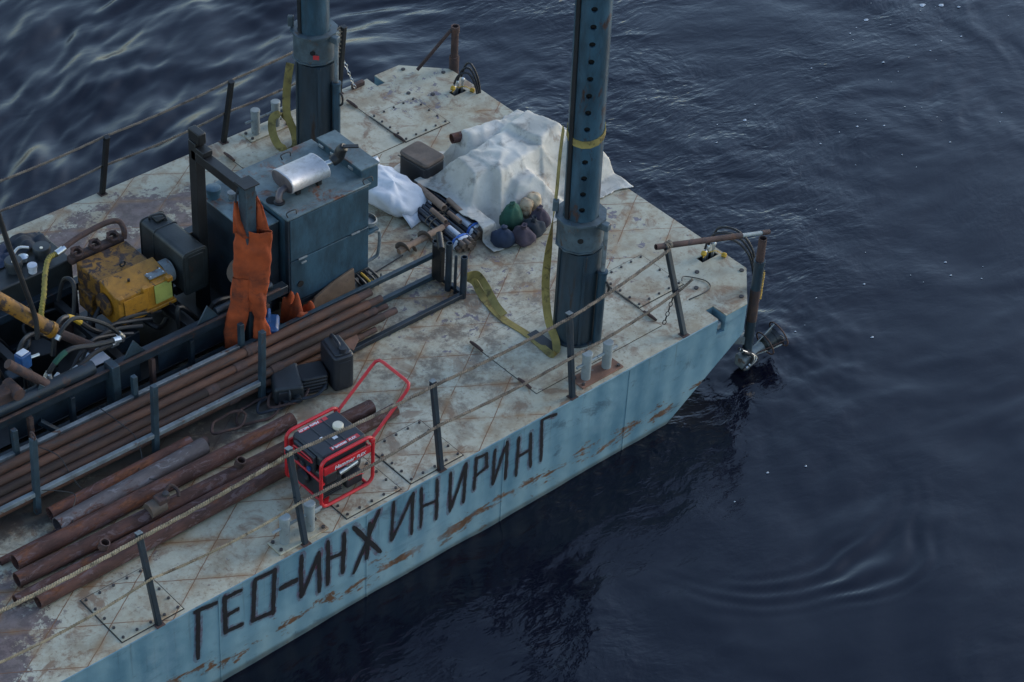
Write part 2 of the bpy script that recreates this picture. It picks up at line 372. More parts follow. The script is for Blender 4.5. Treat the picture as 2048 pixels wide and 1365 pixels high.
def make_tarp():
    k = NT('grubby_white_tarpaulin')
    v = k.coords()
    n1 = k.noise(v, 1.8, 7, 0.6)
    n2 = k.noise(v, 5.5, 9, 0.68, 0.5)
    n3 = k.noise(k.coords(loc=(3, 7, 1)), 3.0, 9, 0.7)
    fine = k.noise(v, 60, 4)
    c = k.mix(k.ramp(n1, 0.35, 0.65), (0.40, 0.375, 0.32), (0.58, 0.545, 0.475))
    c = k.mix(k.math('MULTIPLY', k.ramp(n2, 0.48, 0.72), 0.75), c, (0.14, 0.13, 0.11))
    c = k.mix(k.math('MULTIPLY', k.ramp(n3, 0.58, 0.68), 0.7), c, (0.19, 0.13, 0.09))
    k.bump(k.math('ADD', n2, k.math('MULTIPLY', fine, 0.3)), 0.3, 0.015)
    return k.done(c, 0.55)
M['tarp'] = make_tarp()

# ------------------------------------------------------------------ mesh helpers
class MB:
    """collects shapes; build() links them as one mesh object"""
    def __init__(s):
        s.v = []; s.f = []
    def add(s, vs_, fs):
        b = len(s.v)
        s.v += [tuple(q) for q in vs_]
        s.f += [tuple(i + b for i in f) for f in fs]
        return s
    def box(s, c, d, rz=0.0, q=None):
        hx, hy, hz = d[0] / 2, d[1] / 2, d[2] / 2
        pts = [Vector((sx * hx, sy * hy, sz * hz)) for sz in (-1, 1) for sy in (-1, 1) for sx in (-1, 1)]
        m = q.to_matrix() if q else Matrix.Rotation(rz, 3, 'Z')
        pts = [m @ p + Vector(c) for p in pts]
        return s.add(pts, [(0, 2, 3, 1), (4, 5, 7, 6), (0, 1, 5, 4), (2, 6, 7, 3), (0, 4, 6, 2), (1, 3, 7, 5)])
    def span(s, a, b):
        """box from min corner a to max corner b"""
        return s.box([(a[i] + b[i]) / 2 for i in range(3)], [b[i] - a[i] for i in range(3)])
    def bar(s, p0, p1, w, h, upv=(0, 0, 1)):
        p0, p1 = Vector(p0), Vector(p1)
        d = (p1 - p0).normalized(); sd_ = d.cross(Vector(upv))
        if sd_.length < 1e-4: sd_ = d.cross(Vector((1, 0, 0)))
        sd_.normalize(); u_ = sd_.cross(d)
        pts = [p + sd_ * (a * w / 2) + u_ * (b * h / 2) for p in (p0, p1) for a, b in ((-1, -1), (1, -1), (1, 1), (-1, 1))]
        return s.add(pts, [(3, 2, 1, 0), (4, 5, 6, 7), (0, 1, 5, 4), (1, 2, 6, 5), (2, 3, 7, 6), (3, 0, 4, 7)])
    def cyl(s, p0, p1, r0, r1=None, n=16, caps=True):
        return s.tube([p0, p1], [r0, r0 if r1 is None else r1], n, caps)
    def tube(s, pts, r, n=8, caps=True):
        pts = [Vector(p) for p in pts]
        rs = r if isinstance(r, (list, tuple)) else [r] * len(pts)
        t0 = (pts[1] - pts[0]).normalized()
        a = t0.orthogonal().normalized()
        b0 = len(s.v); prev = t0
        for i, p in enumerate(pts):
            t = (pts[min(i + 1, len(pts) - 1)] - pts[max(i - 1, 0)]).normalized()
            a = (prev.rotation_difference(t) @ a); a = (a - t * a.dot(t)).normalized(); prev = t
            c = t.cross(a)
            for j in range(n):
                g = 2 * math.pi * j / n
                s.v.append(tuple(p + (a * math.cos(g) + c * math.sin(g)) * rs[i]))
        for i in range(len(pts) - 1):
            for j in range(n):
                k2 = (j + 1) % n
                s.f.append((b0 + i * n + j, b0 + i * n + k2, b0 + (i + 1) * n + k2, b0 + (i + 1) * n + j))
        if caps:
            s.f.append(tuple(b0 + j for j in range(n))[::-1])
            e = b0 + (len(pts) - 1) * n
            s.f.append(tuple(e + j for j in range(n)))
        return s
    def pipe(s, p0, p1, ro, ri, n=20):
        """hollow pipe with real wall thickness"""
        p0, p1 = Vector(p0), Vector(p1)
        t = (p1 - p0).normalized(); a = t.orthogonal().normalized(); c = t.cross(a)
        b0 = len(s.v)
        for p, r_ in ((p0, ro), (p1, ro), (p1, ri), (p0, ri)):
            for j in range(n):
                g = 2 * math.pi * j / n
                s.v.append(tuple(p + (a * math.cos(g) + c * math.sin(g)) * r_))
        for i in range(4):
            i2 = (i + 1) % 4
            for j in range(n):
                k2 = (j + 1) % n
                s.f.append((b0 + i * n + j, b0 + i * n + k2, b0 + i2 * n + k2, b0 + i2 * n + j))
        return s
    def lathe(s, prof, n=20, c=(0, 0, 0), ax=None):
        """profile (r, z) turned about z (or about axis ax) at c"""
        q = Vector((0, 0, 1)).rotation_difference(Vector(ax)) if ax else Quaternion()
        b0 = len(s.v)
        for r_, z_ in prof:
            for j in range(n):
                g = 2 * math.pi * j / n
                s.v.append(tuple(q @ Vector((r_ * math.cos(g), r_ * math.sin(g), z_)) + Vector(c)))
        for i in range(len(prof) - 1):
            for j in range(n):
                k2 = (j + 1) % n
                s.f.append((b0 + i * n + j, b0 + i * n + k2, b0 + (i + 1) * n + k2, b0 + (i + 1) * n + j))
        if prof[0][0] > 1e-5: s.f.append(tuple(b0 + j for j in range(n))[::-1])
        if prof[-1][0] > 1e-5:
            e = b0 + (len(prof) - 1) * n
            s.f.append(tuple(e + j for j in range(n)))
        return s
    def prism(s, poly, axis, a, b):
        """polygon of 2D points pushed along an axis (0 x, 1 y, 2 z) from a to b"""
        def mk(p, t):
            return {0: (t, p[0], p[1]), 1: (p[0], t, p[1]), 2: (p[0], p[1], t)}[axis]
        n = len(poly)
        vs_ = [mk(p, a) for p in poly] + [mk(p, b) for p in poly]
        fs = [tuple(range(n))[::-1], tuple(range(n, 2 * n))]
        fs += [(i, (i + 1) % n, n + (i + 1) % n, n + i) for i in range(n)]
        return s.add(vs_, fs)
    def ribbon(s, pts, w, side, th=0.005):
        """webbing: a flat band along pts, side = list of width directions"""
        pts = [Vector(p) for p in pts]; sides = [Vector(q).normalized() for q in side]
        b0 = len(s.v)
        for i, p in enumerate(pts):
            t = (pts[min(i + 1, len(pts) - 1)] - pts[max(i - 1, 0)]).normalized()
            sd_ = (sides[i] - t * sides[i].dot(t)).normalized(); nn = t.cross(sd_)
            for a, b in ((-1, -1), (1, -1), (1, 1), (-1, 1)):
                s.v.append(tuple(p + sd_ * a * w / 2 + nn * b * th / 2))
        for i in range(len(pts) - 1):
            for j in range(4):
                k2 = (j + 1) % 4
                s.f.append((b0 + i * 4 + j, b0 + i * 4 + k2, b0 + i * 4 + 4 + k2, b0 + i * 4 + 4 + j))
        s.f.append((b0 + 3, b0 + 2, b0 + 1, b0))
        e = b0 + (len(pts) - 1) * 4
        s.f.append((e, e + 1, e + 2, e + 3))
        return s
    def mesh(s, name, smooth=35):
        me = bpy.data.meshes.new(name)
        me.from_pydata(s.v, [], s.f)
        bm = bmesh.new(); bm.from_mesh(me)
        bmesh.ops.recalc_face_normals(bm, faces=bm.faces)
        bm.to_mesh(me); bm.free()
        if smooth:
            me.polygons.foreach_set('use_smooth', [True] * len(me.polygons))
            me.set_sharp_from_angle(angle=R(smooth))
        return me
    def build(s, name, mat, parent=None, bevel=0.0, smooth=35, loc=None):
        me = s.mesh(name, smooth)
        return link(name, me, mat, parent, bevel, loc)

def link(name, me, mat, parent=None, bevel=0.0, loc=None):
    if mat is not None and not me.materials: me.materials.append(M[mat] if isinstance(mat, str) else mat)
    o = bpy.data.objects.new(name, me)
    COL.objects.link(o)
    if parent: o.parent = parent
    if loc: o.location = loc
    if bevel:
        b = o.modifiers.new('bevel', 'BEVEL'); b.width = bevel; b.segments = 2
        b.limit_method = 'ANGLE'; b.angle_limit = R(40)
    return o

def thing(name, label, cat, loc=(0, 0, 0), rz=0.0, group=None):
    o = bpy.data.objects.new(name, None)
    COL.objects.link(o)
    o.location = loc; o.rotation_euler = (0, 0, rz); o.empty_display_size = 0.1
    return tag(o, label, cat, group)

def tag(o, label=None, cat=None, group=None, kind=None):
    if label: o['label'] = label
    if cat: o['category'] = cat
    if group: o['group'] = group
    if kind: o['kind'] = kind
    return o

def copy_tree(o, parent=None):
    c = o.copy(); COL.objects.link(c); c.parent = parent
    for ch in list(o.children): copy_tree(ch, c)
    return c

def catmull(pts, k=6):
    P = [Vector(p) for p in pts]; out = []
    for i in range(len(P) - 1):
        p0, p1, p2, p3 = P[max(i - 1, 0)], P[i], P[i + 1], P[min(i + 2, len(P) - 1)]
        for j in range(k):
            t = j / k
            out.append(0.5 * ((2 * p1) + (p2 - p0) * t + (2 * p0 - 5 * p1 + 4 * p2 - p3) * t * t + (3 * p1 - p0 - 3 * p2 + p3) * t ** 3))
    out.append(P[-1])
    return out

def hash_noise(x, y, seed=0):
    """smooth value noise on numpy arrays"""
    rs = np.random.RandomState(seed); T = rs.rand(256, 256)
    xi = np.floor(x).astype(int); yi = np.floor(y).astype(int)
    fx = x - xi; fy = y - yi
    fx = fx * fx * fx * (fx * (fx * 6 - 15) + 10); fy = fy * fy * fy * (fy * (fy * 6 - 15) + 10)
    a = T[xi % 256, yi % 256]; b = T[(xi + 1) % 256, yi % 256]; c = T[xi % 256, (yi + 1) % 256]; d = T[(xi + 1) % 256, (yi + 1) % 256]
    return (a * (1 - fx) + b * fx) * (1 - fy) + (c * (1 - fx) + d * fx) * fy - 0.5
def fbm(x, y, seed=0, octv=4, gain=0.5):
    s_ = 0; a = 1.0
    for i in range(octv):
        s_ = s_ + a * hash_noise(x * 2 ** i + 13.7 * i, y * 2 ** i + 7.1 * i, seed + i); a *= gain
    return s_

def crumple(me, amp, scale, seed=0):
    """push a mesh's vertices about with noise so cloth and sacks are not smooth"""
    n = len(me.vertices)
    co = np.empty(n * 3); me.vertices.foreach_get('co', co); co = co.reshape(-1, 3)
    nx = np.empty(n * 3); me.vertex_normals.foreach_get('vector', nx); nx = nx.reshape(-1, 3)
    d = fbm(co[:, 0] * scale + co[:, 2] * scale * 0.7 + 50, co[:, 1] * scale - co[:, 2] * scale * 0.6 + 50, seed, 3)
    co += nx * (d * amp)[:, None]
    me.vertices.foreach_set('co', co.ravel()); me.update()

# ------------------------------------------------------------------ the river
WZ = -1.06
def axis(lo, hi, step, far, n_far):
    core = np.arange(lo, hi, step)
    g = np.geomspace(step * 4, far, n_far)
    return np.concatenate([lo - g[::-1], core, core[-1] + g])
wx = axis(-9.0, 9.5, 0.035, 900, 26)
wy = axis(-6.0, 12.5, 0.035, 900, 26)
GX, GY = np.meshgrid(wx, wy, indexing='ij')
def wave_height(X, Y):
    def sst(e0, e1, v):
        t = np.clip((v - e0) / (e1 - e0), 0, 1); return t * t * (3 - 2 * t)
    wxp = fbm(X * 0.25 + 40, Y * 0.25 + 40, 3, 3) * 2.6
    wyp = fbm(X * 0.25 + 90, Y * 0.25 + 20, 9, 3) * 2.6
    far = sst(4.6, 7.5, Y - 0.75 * X)
    # long smooth flow streaks on the far side, bending with the current
    Xc = np.clip(X, -8, 5)
    s_ = X * 1.05 + wyp * .3
    t_ = Y - (.18 * Xc - .10 * (Xc + 1) ** 2) + wxp * .22
    streak = (fbm(s_ * 1.15 + 30, t_ * 2.5 + 60, 21, 2, 0.45) * 0.10 + fbm(s_ * 0.5 + 10, t_ * 1.0 + 10, 27, 1) * 0.05
              + fbm(s_ * 2.2 + 10, t_ * 5.6 + 10, 25, 2, 0.45) * 0.030)
    # rippled open water with calmer boils between
    calm = 0.25 + 0.75 * sst(-0.12, 0.16, fbm(X * 0.4 + 11, Y * 0.4 + 17, 31, 3))
    rip = fbm((X + wxp * .5) * 1.7 + 5, (Y + wyp * .5) * 3.4 + 5, 41, 3, 0.5) * 0.017 * calm
    swx = X + 1.3 * fbm(X * .35 + 3, Y * .35 + 60, 55, 2); swy = Y + 1.3 * fbm(X * .35 + 70, Y * .35 + 9, 57, 2)
    swell = fbm(swx * 0.8 + 3, swy * 0.8 + 8, 51, 2) * 0.032 + fbm(swx * 1.6 + 8, swy * 2.6 + 8, 53, 2) * .013
    near = sst(0.5, -2.5, Y - 0.35 * X)
    h = far * streak + (1 - far) * (rip * (1 - 0.55 * near) + swell)
    # a boil spreading in rings off the near bow
    dx, dy = X + 1.25, Y + 0.85
    rr = np.hypot(dx, dy); ang = np.arctan2(dy, dx)
    rr = rr + fbm(X * 0.9 + 70, Y * 0.9 + 30, 61, 2) * 0.38
    env = np.exp(-((rr - 1.82) / 0.26) ** 2) * np.exp(-((ang + 1.75) / 0.62) ** 2) * (0.55 + 1.2 * (hash_noise(ang * 4 + 60, rr * 3 + 20, 71) + 0.3))
    h = h + 0.012 * env * np.sin(rr * 2 * np.pi / 0.165)
    # eddies round the drive unit at the corner
    d2 = np.hypot(X - 0.35, Y - 0.3)
    h = h + np.exp(-(d2 / 0.9) ** 2) * fbm(X * 3.5, Y * 3.5, 81, 3) * 0.045
    fade = np.exp(-np.maximum(np.hypot(X, Y - 3) - 16, 0) / 8)
    return h * fade
GZ = WZ + wave_height(GX, GY)
nxw, nyw = GX.shape
wme = bpy.data.meshes.new('river')
wme.vertices.add(nxw * nyw)
wme.vertices.foreach_set('co', np.stack([GX, GY, GZ], -1).astype(np.float32).ravel())
ii = (np.arange(nxw - 1)[:, None] * nyw + np.arange(nyw - 1)[None, :]).ravel()
quads = np.stack([ii, ii + nyw, ii + nyw + 1, ii + 1], -1)
wme.loops.add(quads.size); wme.loops.foreach_set('vertex_index', quads.ravel().astype(np.int32))
wme.polygons.add(len(quads))
wme.polygons.foreach_set('loop_start', np.arange(0, quads.size, 4, dtype=np.int32))
wme.polygons.foreach_set('loop_total', np.full(len(quads), 4, dtype=np.int32))
wme.polygons.foreach_set('use_smooth', np.ones(len(quads), dtype=bool))
wme.update(calc_edges=True); wme.validate()
river = link('river', wme, 'water')
tag(river, kind='structure')

# foam flecks drifting on the water
fm = MB()
def fleck(x, y, r):
    z = WZ + float(wave_height(np.array([x]), np.array([y]))[0]) + 0.006
    n = 9; a0 = rnd.random() * 6
    ring = [(x + r * (0.7 + 0.5 * rnd.random()) * math.cos(a0 + 2 * math.pi * j / n) * 1.5,
             y + r * (0.7 + 0.5 * rnd.random()) * math.sin(a0 + 2 * math.pi * j / n), z) for j in range(n)]
    fm.add(ring + [(x, y, z + 0.008)], [(j, (j + 1) % n, n) for j in range(n)])
for cx, cy, n, sx, sy in ((6.7, 3.8, 4, .5, .25), (6.1, 3.2, 12, 1.0, .5), (3.3, 3.3, 14, 1.3, .5), (4.9, 2.2, 14, 1.6, .6), (6.3, 1.8, 9, 1.0, .5),
                          (1.2, .3, 7, .6, .3), (2.4, -.2, 5, .5, .3), (-1.2, -1.0, 3, .5, .2)):
    for _ in range(n):
        fleck(rnd.gauss(cx, sx), rnd.gauss(cy, sy), rnd.choice((0.005, 0.006, 0.008, 0.011, 0.014)))
for x, y, r in ((6.86, 3.77, .035), (7.05, 3.62, .028), (6.02, 3.98, .026), (7.2, 3.45, .018), (3.16, 3.34, .02)): fleck(x, y, r)
tag(fm.build('foam_flecks', 'foam', smooth=0), 'small white foam flecks drifting on the dark river', 'foam', kind='stuff')

# ------------------------------------------------------------------ the barge
BX0, W = -12.0, 5.47
barge = thing('barge', 'pale-decked blue steel work barge with black Cyrillic lettering on its side', 'barge', (0, 0, 0))
C = 0.41
NT0, NT1, ND = -0.82, -0.71, 0.185         # fairlead notches in both sides
outline = [(BX0, 0), (NT0, 0), (NT0, ND), (NT1, ND), (NT1, 0), (-C, 0), (0, C), (0, W - C), (-C, W),
           (NT1 - .05, W), (NT1 - .05, W - ND), (NT0 - .05, W - ND), (NT0 - .05, W), (BX0, W)]
holes = [[(-.29, .75), (-.29, .84), (-.06, .84), (-.06, .75)], [(-.32, 4.61), (-.32, 4.71), (-.14, 4.71), (-.14, 4.61)]]
def deck_sheet():
    b = MB()
    loops = [outline] + holes
    flat = [p for l in loops for p in l]
    tris = tessellate_polygon([[Vector((p[0], p[1], 0)) for p in l] for l in loops])
    n = len(flat)
    b.add([(p[0], p[1], 0) for p in flat] + [(p[0], p[1], -0.012) for p in flat], [tuple(t) for t in tris])
    o = 0
    for l in loops:
        m = len(l)
        for i in range(m):
            a, c2 = o + i, o + (i + 1) % m
            b.f.append((a, c2, n + c2, n + a))
        o += m
    return b
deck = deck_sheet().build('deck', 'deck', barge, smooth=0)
hb = MB()
TOPZ, MIDZ, BOT = -0.0125, -0.20, -1.6
def rake(x): return max(BOT, -0.38 - 0.69 * (-0.43 - x)) if x < -0.43 else -0.38 + (x + 0.43) * 0.42
for i in range(len(outline)):
    a, c2 = outline[i], outline[(i + 1) % len(outline)]
    hb.add([(a[0], a[1], TOPZ), (c2[0], c2[1], TOPZ), (c2[0], c2[1], MIDZ), (a[0], a[1], MIDZ)], [(0, 1, 2, 3)])
plain = [(BX0, 0), (NT0, 0), (NT1, 0), (-C, 0), (0, C), (0, W - C), (-C, W), (NT1 - .05, W), (NT0 - .05, W), (BX0, W)]
xk = -0.43 - (BOT + 0.38) / -0.69
lower = [(BX0, 0), (xk, 0), (NT0, 0), (NT1, 0), (-C, 0), (0, C), (0, W - C), (-C, W), (NT1 - .05, W), (NT0 - .05, W), (xk, W), (BX0, W)]
for i in range(len(lower)):
    a, c2 = lower[i], lower[(i + 1) % len(lower)]
    hb.add([(a[0], a[1], MIDZ), (c2[0], c2[1], MIDZ), (c2[0], c2[1], rake(c2[0])), (a[0], a[1], rake(a[0]))], [(0, 1, 2, 3)])
def bottom(poly):
    hb.add([(p[0], p[1], rake(p[0])) for p in poly], [tuple(range(len(poly)))])
bottom([(BX0, 0), (xk, 0), (xk, W), (BX0, W)])
bottom([(xk, 0), (-C, 0), (-C, W), (xk, W)]); bottom([(-C, 0), (0, C), (0, W - C), (-C, W)])
for x0, x1, y0, y1 in ((NT0, NT1, 0, ND), (NT0 - .05, NT1 - .05, W - ND, W)):
    hb.add([(x0, y0, MIDZ), (x1, y0, MIDZ), (x1, y1, MIDZ), (x0, y1, MIDZ)], [(0, 1, 2, 3)])
hull = hb.build('hull', 'hull', barge, smooth=0)
for hx in holes:
    pb = MB(); n = 4
    pb.add([(p[0], p[1], -.0125) for p in hx] + [(p[0], p[1], -.15) for p in hx], [(i, (i + 1) % 4, 4 + (i + 1) % 4, 4 + i) for i in range(4)] + [(4, 5, 6, 7)])
    pb.build('hose_pocket', 'dark_blue', barge, smooth=0)
# weld beads up the side plating and the rubbing edge under the deck
for x in (-2.02, -3.62, -5.25, -6.86, -8.5, -10.1):
    MB().bar((x, -.002, -.03), (x + rnd.uniform(-.01, .01), -.002, -1.3), 0.012, 0.006, (0, 1, 0)).build('weld_bead', 'hull', barge)
MB().bar((BX0, -.003, -.012), (NT0 - .01, -.003, -.012), 0.012, 0.022).build('edge_strip', 'hull', barge, bevel=.003)

# hatch covers: bolted plates
bolt_me = MB().cyl((0, 0, 0), (0, 0, .014), .0135, n=6).mesh('bolt', 0)
bolt_me.materials.append(M['bolt'])
def hatch(x0, y0, x1, y1, nb=4, corner_label=None, z=0.0):
    g = .010
    plate = MB().span((x0 + g, y0 + g, .0005), (x1 - g, y1 - g, .011)).build('hatch_cover', 'deck', barge, bevel=.003)
    MB().span((x0, y0, -.004), (x1, y1, .004)).build('hatch_seam', 'gasket', plate)
    m = .04; xs = [x0 + m + (x1 - x0 - 2 * m) * i / nb for i in range(nb + 1)]; ys = [y0 + m + (y1 - y0 - 2 * m) * i / nb for i in range(nb + 1)]
    for i, x in enumerate(xs):
        for j, y in enumerate(ys):
            if i in (0, nb) or j in (0, nb):
                link('bolt', bolt_me, None, plate, loc=(x, y, .010))
    return plate
for x0, y0 in ((-1.325, 4.235), (-1.325, .605), (-4.715, .04), (-5.445, .04), (-7.81, .04)):
    hatch(x0, y0, x0 + .63, y0 + .63)
big_me = MB().cyl((0, 0, 0), (0, 0, .012), .024, n=12).mesh('plug', 0); big_me.materials.append(M['bolt'])
for x, y in ((-.43, 5.37), (-.11, 5.05), (-.69, 4.96), (-.49, 4.78), (-.45, .67), (-.07, .41), (-.64, .49), (-.38, .11), (-.03, 2.2)):
    link('deck_plug', big_me, None, barge, loc=(x, y, .0))

# spud-well cover plates with their latch pins
for y0, y1 in ((.27, 1.22), (4.25, 5.2)):
    x0, x1 = -2.99, -1.335
    wc = MB().span((x0 + .006, y0 + .006, .0005), (x1 - .006, y1 - .006, .007)).build('well_cover', 'deck', barge, bevel=.002)
    MB().span((x0, y0, -.004), (x1, y1, .0025)).build('seam', 'gasket', wc)
    far = y0 > 2
    for x in (x0, x1):
        ya, yb = (y0 + .17, y1 - .08) if not far else (y0 + .08, y1 - .05)
        if x == x1: MB().cyl((x, ya, .016), (x, yb, .016), .0045, n=6).build('latch_rod', 'black_steel', wc)
        for yy in (ya, yb):
            pn = MB().tube([(x, yy - .09, .022), (x, yy - .03, .026), (x, yy + .03, .026), (x, yy + .09, .022)], [.012, .017, .017, .012], 8).build('latch_pin', 'rust_post', wc)
# a lug welded at the far edge
MB().span((-1.13, 5.38, 0), (-.97, 5.43, .055)).build('edge_lug', 'rust_post', barge, bevel=.006)
MB().span((-.80, .02, -.17), (-.74, .10, -.09)).build('fairlead_bracket', 'grey_steel', barge, bevel=.01)

# lettering painted on the side: strokes (x, z) on the plating
LET = [
 [[(-7.11, -.05), (-6.89, -.075)], [(-7.08, -.04), (-7.1, -.62)]],
 [[(-6.80, -.06), (-6.81, -.50)], [(-6.80, -.08), (-6.63, -.09)], [(-6.8, -.30), (-6.67, -.29)], [(-6.81, -.49), (-6.63, -.50)]],
 [[(-6.48, -.06), (-6.27, -.07)], [(-6.27, -.06), (-6.30, -.59)], [(-6.30, -.57), (-6.52, -.53)], [(-6.52, -.54), (-6.48, -.06)]],
 [[(-6.21, -.33), (-6.04, -.34)]],
 [[(-5.98, -.08), (-5.99, -.58)], [(-5.99, -.58), (-5.79, -.17)], [(-5.79, -.15), (-5.79, -.64)]],
 [[(-5.69, -.08), (-5.69, -.61)], [(-5.51, -.09), (-5.52, -.57)], [(-5.69, -.30), (-5.51, -.32)]],
 [[(-5.40, -.08), (-5.09, -.58)], [(-5.11, -.05), (-5.40, -.65)], [(-5.22, -.14), (-5.25, -.56)]],
 [[(-4.95, -.04), (-4.96, -.51)], [(-4.96, -.51), (-4.72, -.07)], [(-4.72, -.06), (-4.73, -.57)]],
 [[(-4.62, -.06), (-4.62, -.55)], [(-4.44, -.06), (-4.43, -.56)], [(-4.62, -.30), (-4.43, -.32)]],
 [[(-4.28, -.07), (-4.27, -.56)], [(-4.27, -.56), (-4.09, -.06)], [(-4.09, -.06), (-4.11, -.54)]],
 [[(-3.97, -.06), (-3.98, -.45)], [(-3.97, -.07), (-3.85, -.08)], [(-3.85, -.07), (-3.83, -.26)], [(-3.83, -.25), (-3.97, -.29)]],
 [[(-3.74, -.09), (-3.75, -.52)], [(-3.75, -.52), (-3.59, -.08)], [(-3.59, -.07), (-3.59, -.54)]],
 [[(-3.45, -.10), (-3.45, -.58)], [(-3.30, -.13), (-3.27, -.57)], [(-3.45, -.34), (-3.29, -.34)]],
 [[(-3.16, -.03), (-3.14, -.57)], [(-3.16, -.035), (-2.98, -.07)]],
]
def stroke(b, p, q, w, y, seed):
    r_ = random.Random(seed); p, q = Vector((p[0], p[1])), Vector((q[0], q[1]))
    d = (q - p).normalized(); nn = Vector((-d.y, d.x)); p = p - d * w * .35; q = q + d * w * .35
    k = 14; L = []; Rr = []
    for i in range(k + 1):
        t = i / k; c = p.lerp(q, t) + nn * math.sin(t * 5 + seed) * .003
        e = .55 if i in (0, k) else 1
        L.append(c + nn * (w / 2 * e + r_.uniform(-.0035, .0035))); Rr.append(c - nn * (w / 2 * e + r_.uniform(-.0035, .0035)))
    poly = L + Rr[::-1]; n = len(L)
    b.add([(v.x, y, v.y) for v in L] + [(v.x, y, v.y) for v in Rr], [(i, i + 1, n + i + 1, n + i) for i in range(k)])
for li, letter in enumerate(LET):
    lb_, sb = MB(), MB()
    w = .046 if li < 7 else .036
    for si, (p, q) in enumerate(letter):
        stroke(lb_, p, q, w * (1.0 if li != 3 else 1.3), -.0062 - .0006 * si, li * 10 + si)
        stroke(sb, (p[0] + .012, p[1] + .012), (q[0] - .006, q[1] - .014), w * 1.9, -.0030 - .0006 * si, li * 10 + si + 5)
    lo = lb_.build('painted_letter', 'letter_black', barge, smooth=0)
    sb.build('red_underspray', 'red_spray', lo, smooth=0)

# ------------------------------------------------------------------ railing posts, ropes, chains
def railing_post(base, top, label, group, w=.05, cap=True, mat='dark_blue'):
    o = thing('railing_post', label, 'post', (base[0], base[1], 0), group=group)
    d = Vector(top) - Vector(base)
    b = MB().bar((0, 0, 0.002), d, w, w, (1, 0, 0)); b.build('shaft', mat, o, bevel=.006)
    n = d.normalized()
    MB().bar(d, d + n * .006, w * 1.12, w * 1.12, (1, 0, 0)).build('end_plate', 'grey_steel' if cap else mat, o, bevel=.002)
    for f in (.5, .97):
        MB().cyl(d * f + Vector((-.036, 0, 0)), d * f + Vector((.036, 0, 0)), .012, n=8).build('rope_eye', mat, o)
    MB().box((0, 0, .004), (w * 1.7, w * 1.7, .007)).build('foot_plate', 'rust_post', o, bevel=.002)
    return o
NEAR = [((-8.99, .03), (.25, .9), None), ((-7.45, .03), (.24, .90), 'leaning dark post beside the leftmost hatch on the lettered side'),
        ((-5.91, .035), (.25, .96), 'dark railing post standing against the near bollards by the red generator'),
        ((-4.37, .03), (.18, .95), 'dark railing post on the corner of the hatch right of the generator'),
        ((-2.75, .03), (.16, .93), 'dark railing post just left of the rusty-plated bollards'),
        ((-1.26, .04), (.39, .88), 'strongly leaning dark post carrying the rusty tube end at the bow')]
for (x, y), (yt, zt), lab in NEAR:
    if lab: railing_post((x, y, 0), (x, yt, zt), lab, 'railing posts along the lettered side')
railing_post((-8.99, .03, 0), (-8.99, .25, .9), 'railing post on the lettered side farthest from the bow', 'railing posts along the lettered side')
FAR = [((-4.40, 5.43), (5.26, .80), 'dark post on the far side nearest the yellow engine'),
       ((-2.86, 5.43), (5.25, .86), 'dark post on the far side next to the bollards and strap coil'),
       ((-1.30, 5.43), (5.34, .90), 'dark rope-wrapped post right of the far spud leg')]
for (x, y), (yt, zt), lab in FAR:
    railing_post((x, y, 0), (x, yt, zt), lab, 'railing posts along the far side', mat='black_steel', cap=False)
railing_post((-5.95, 5.43, 0), (-5.95, 5.27, .8), 'dark post on the far side at the left picture edge', 'railing posts along the far side', mat='black_steel', cap=False)

def rope(name, pts, r, mat, label, cat='rope', sag=0.03, group=None, pitch=.075, straight=False):
    """three-strand laid rope through pts with a little sag in each span"""
    path = []
    for i in range(len(pts) - 1):
        a, c2 = Vector(pts[i]), Vector(pts[i + 1]); n = max(2, int((c2 - a).length / .022))
        for j in range(n):
            t = j / n; p = a.lerp(c2, t); p.z -= sag * 4 * t * (1 - t) * min(1, (c2 - a).length)
            path.append(p)
    path.append(Vector(pts[-1]))
    b = MB(); dist = 0
    frames = []; up_ = Vector((0, 0, 1))
    for i, p in enumerate(path):
        t = (path[min(i + 1, len(path) - 1)] - path[max(i - 1, 0)]).normalized()
        sd_ = t.cross(up_)
        sd_ = sd_.normalized() if sd_.length > 1e-3 else Vector((1, 0, 0)); nn = sd_.cross(t)
        if i: dist += (p - path[i - 1]).length
        frames.append((p, sd_, nn, dist))
    for k in range(3):
        st = []
        for p, sd_, nn, d in frames:
            g = 2 * math.pi * (d / pitch + k / 3)
            st.append(p + (sd_ * math.cos(g) + nn * math.sin(g)) * r * .56)
        b.tube(st, r * .5, 6)
    o = b.build(name, mat)
    return tag(o, label, cat, group)
def on_post(p, f):
    (x, y), (yt, zt), _ = p
    return Vector((x, y + (yt - y) * f, zt * f))
ou = Vector((0, -.038, .012)); ofar = Vector((0, .035, .012))
rope('rail_rope', [(-10.6, .2, .88)] + [on_post(p, .97) + ou for p in NEAR[:3]], .020, 'rope_pale', 'pale upper rail rope sagging across the loose pipes at lower left', group='rail ropes on the lettered side', sag=.02)
rope('rail_rope', [on_post(p, .97) + ou for p in NEAR[2:]], .018, 'rope', 'brown upper rail rope running from the generator to the bow', group='rail ropes on the lettered side', sag=.02)
rope('rail_rope', [(-10.6, .13, .46)] + [on_post(NEAR[0], .5) + ou, on_post(NEAR[1], .52) + ou, on_post(NEAR[2], .45) + ou], .014, 'rope_pale', 'pale lower rail rope close above the deck at lower left', group='rail ropes on the lettered side', sag=.05)
rope('rail_rope', [on_post(NEAR[2], .45) + ou, on_post(NEAR[3], .52) + ou, on_post(NEAR[4], .5) + ou, on_post(NEAR[5], .5) + ou, (-1.08, .17, .52)], .017, 'rope', 'brown lower rail rope passing in front of the near spud leg', group='rail ropes on the lettered side', sag=.03)
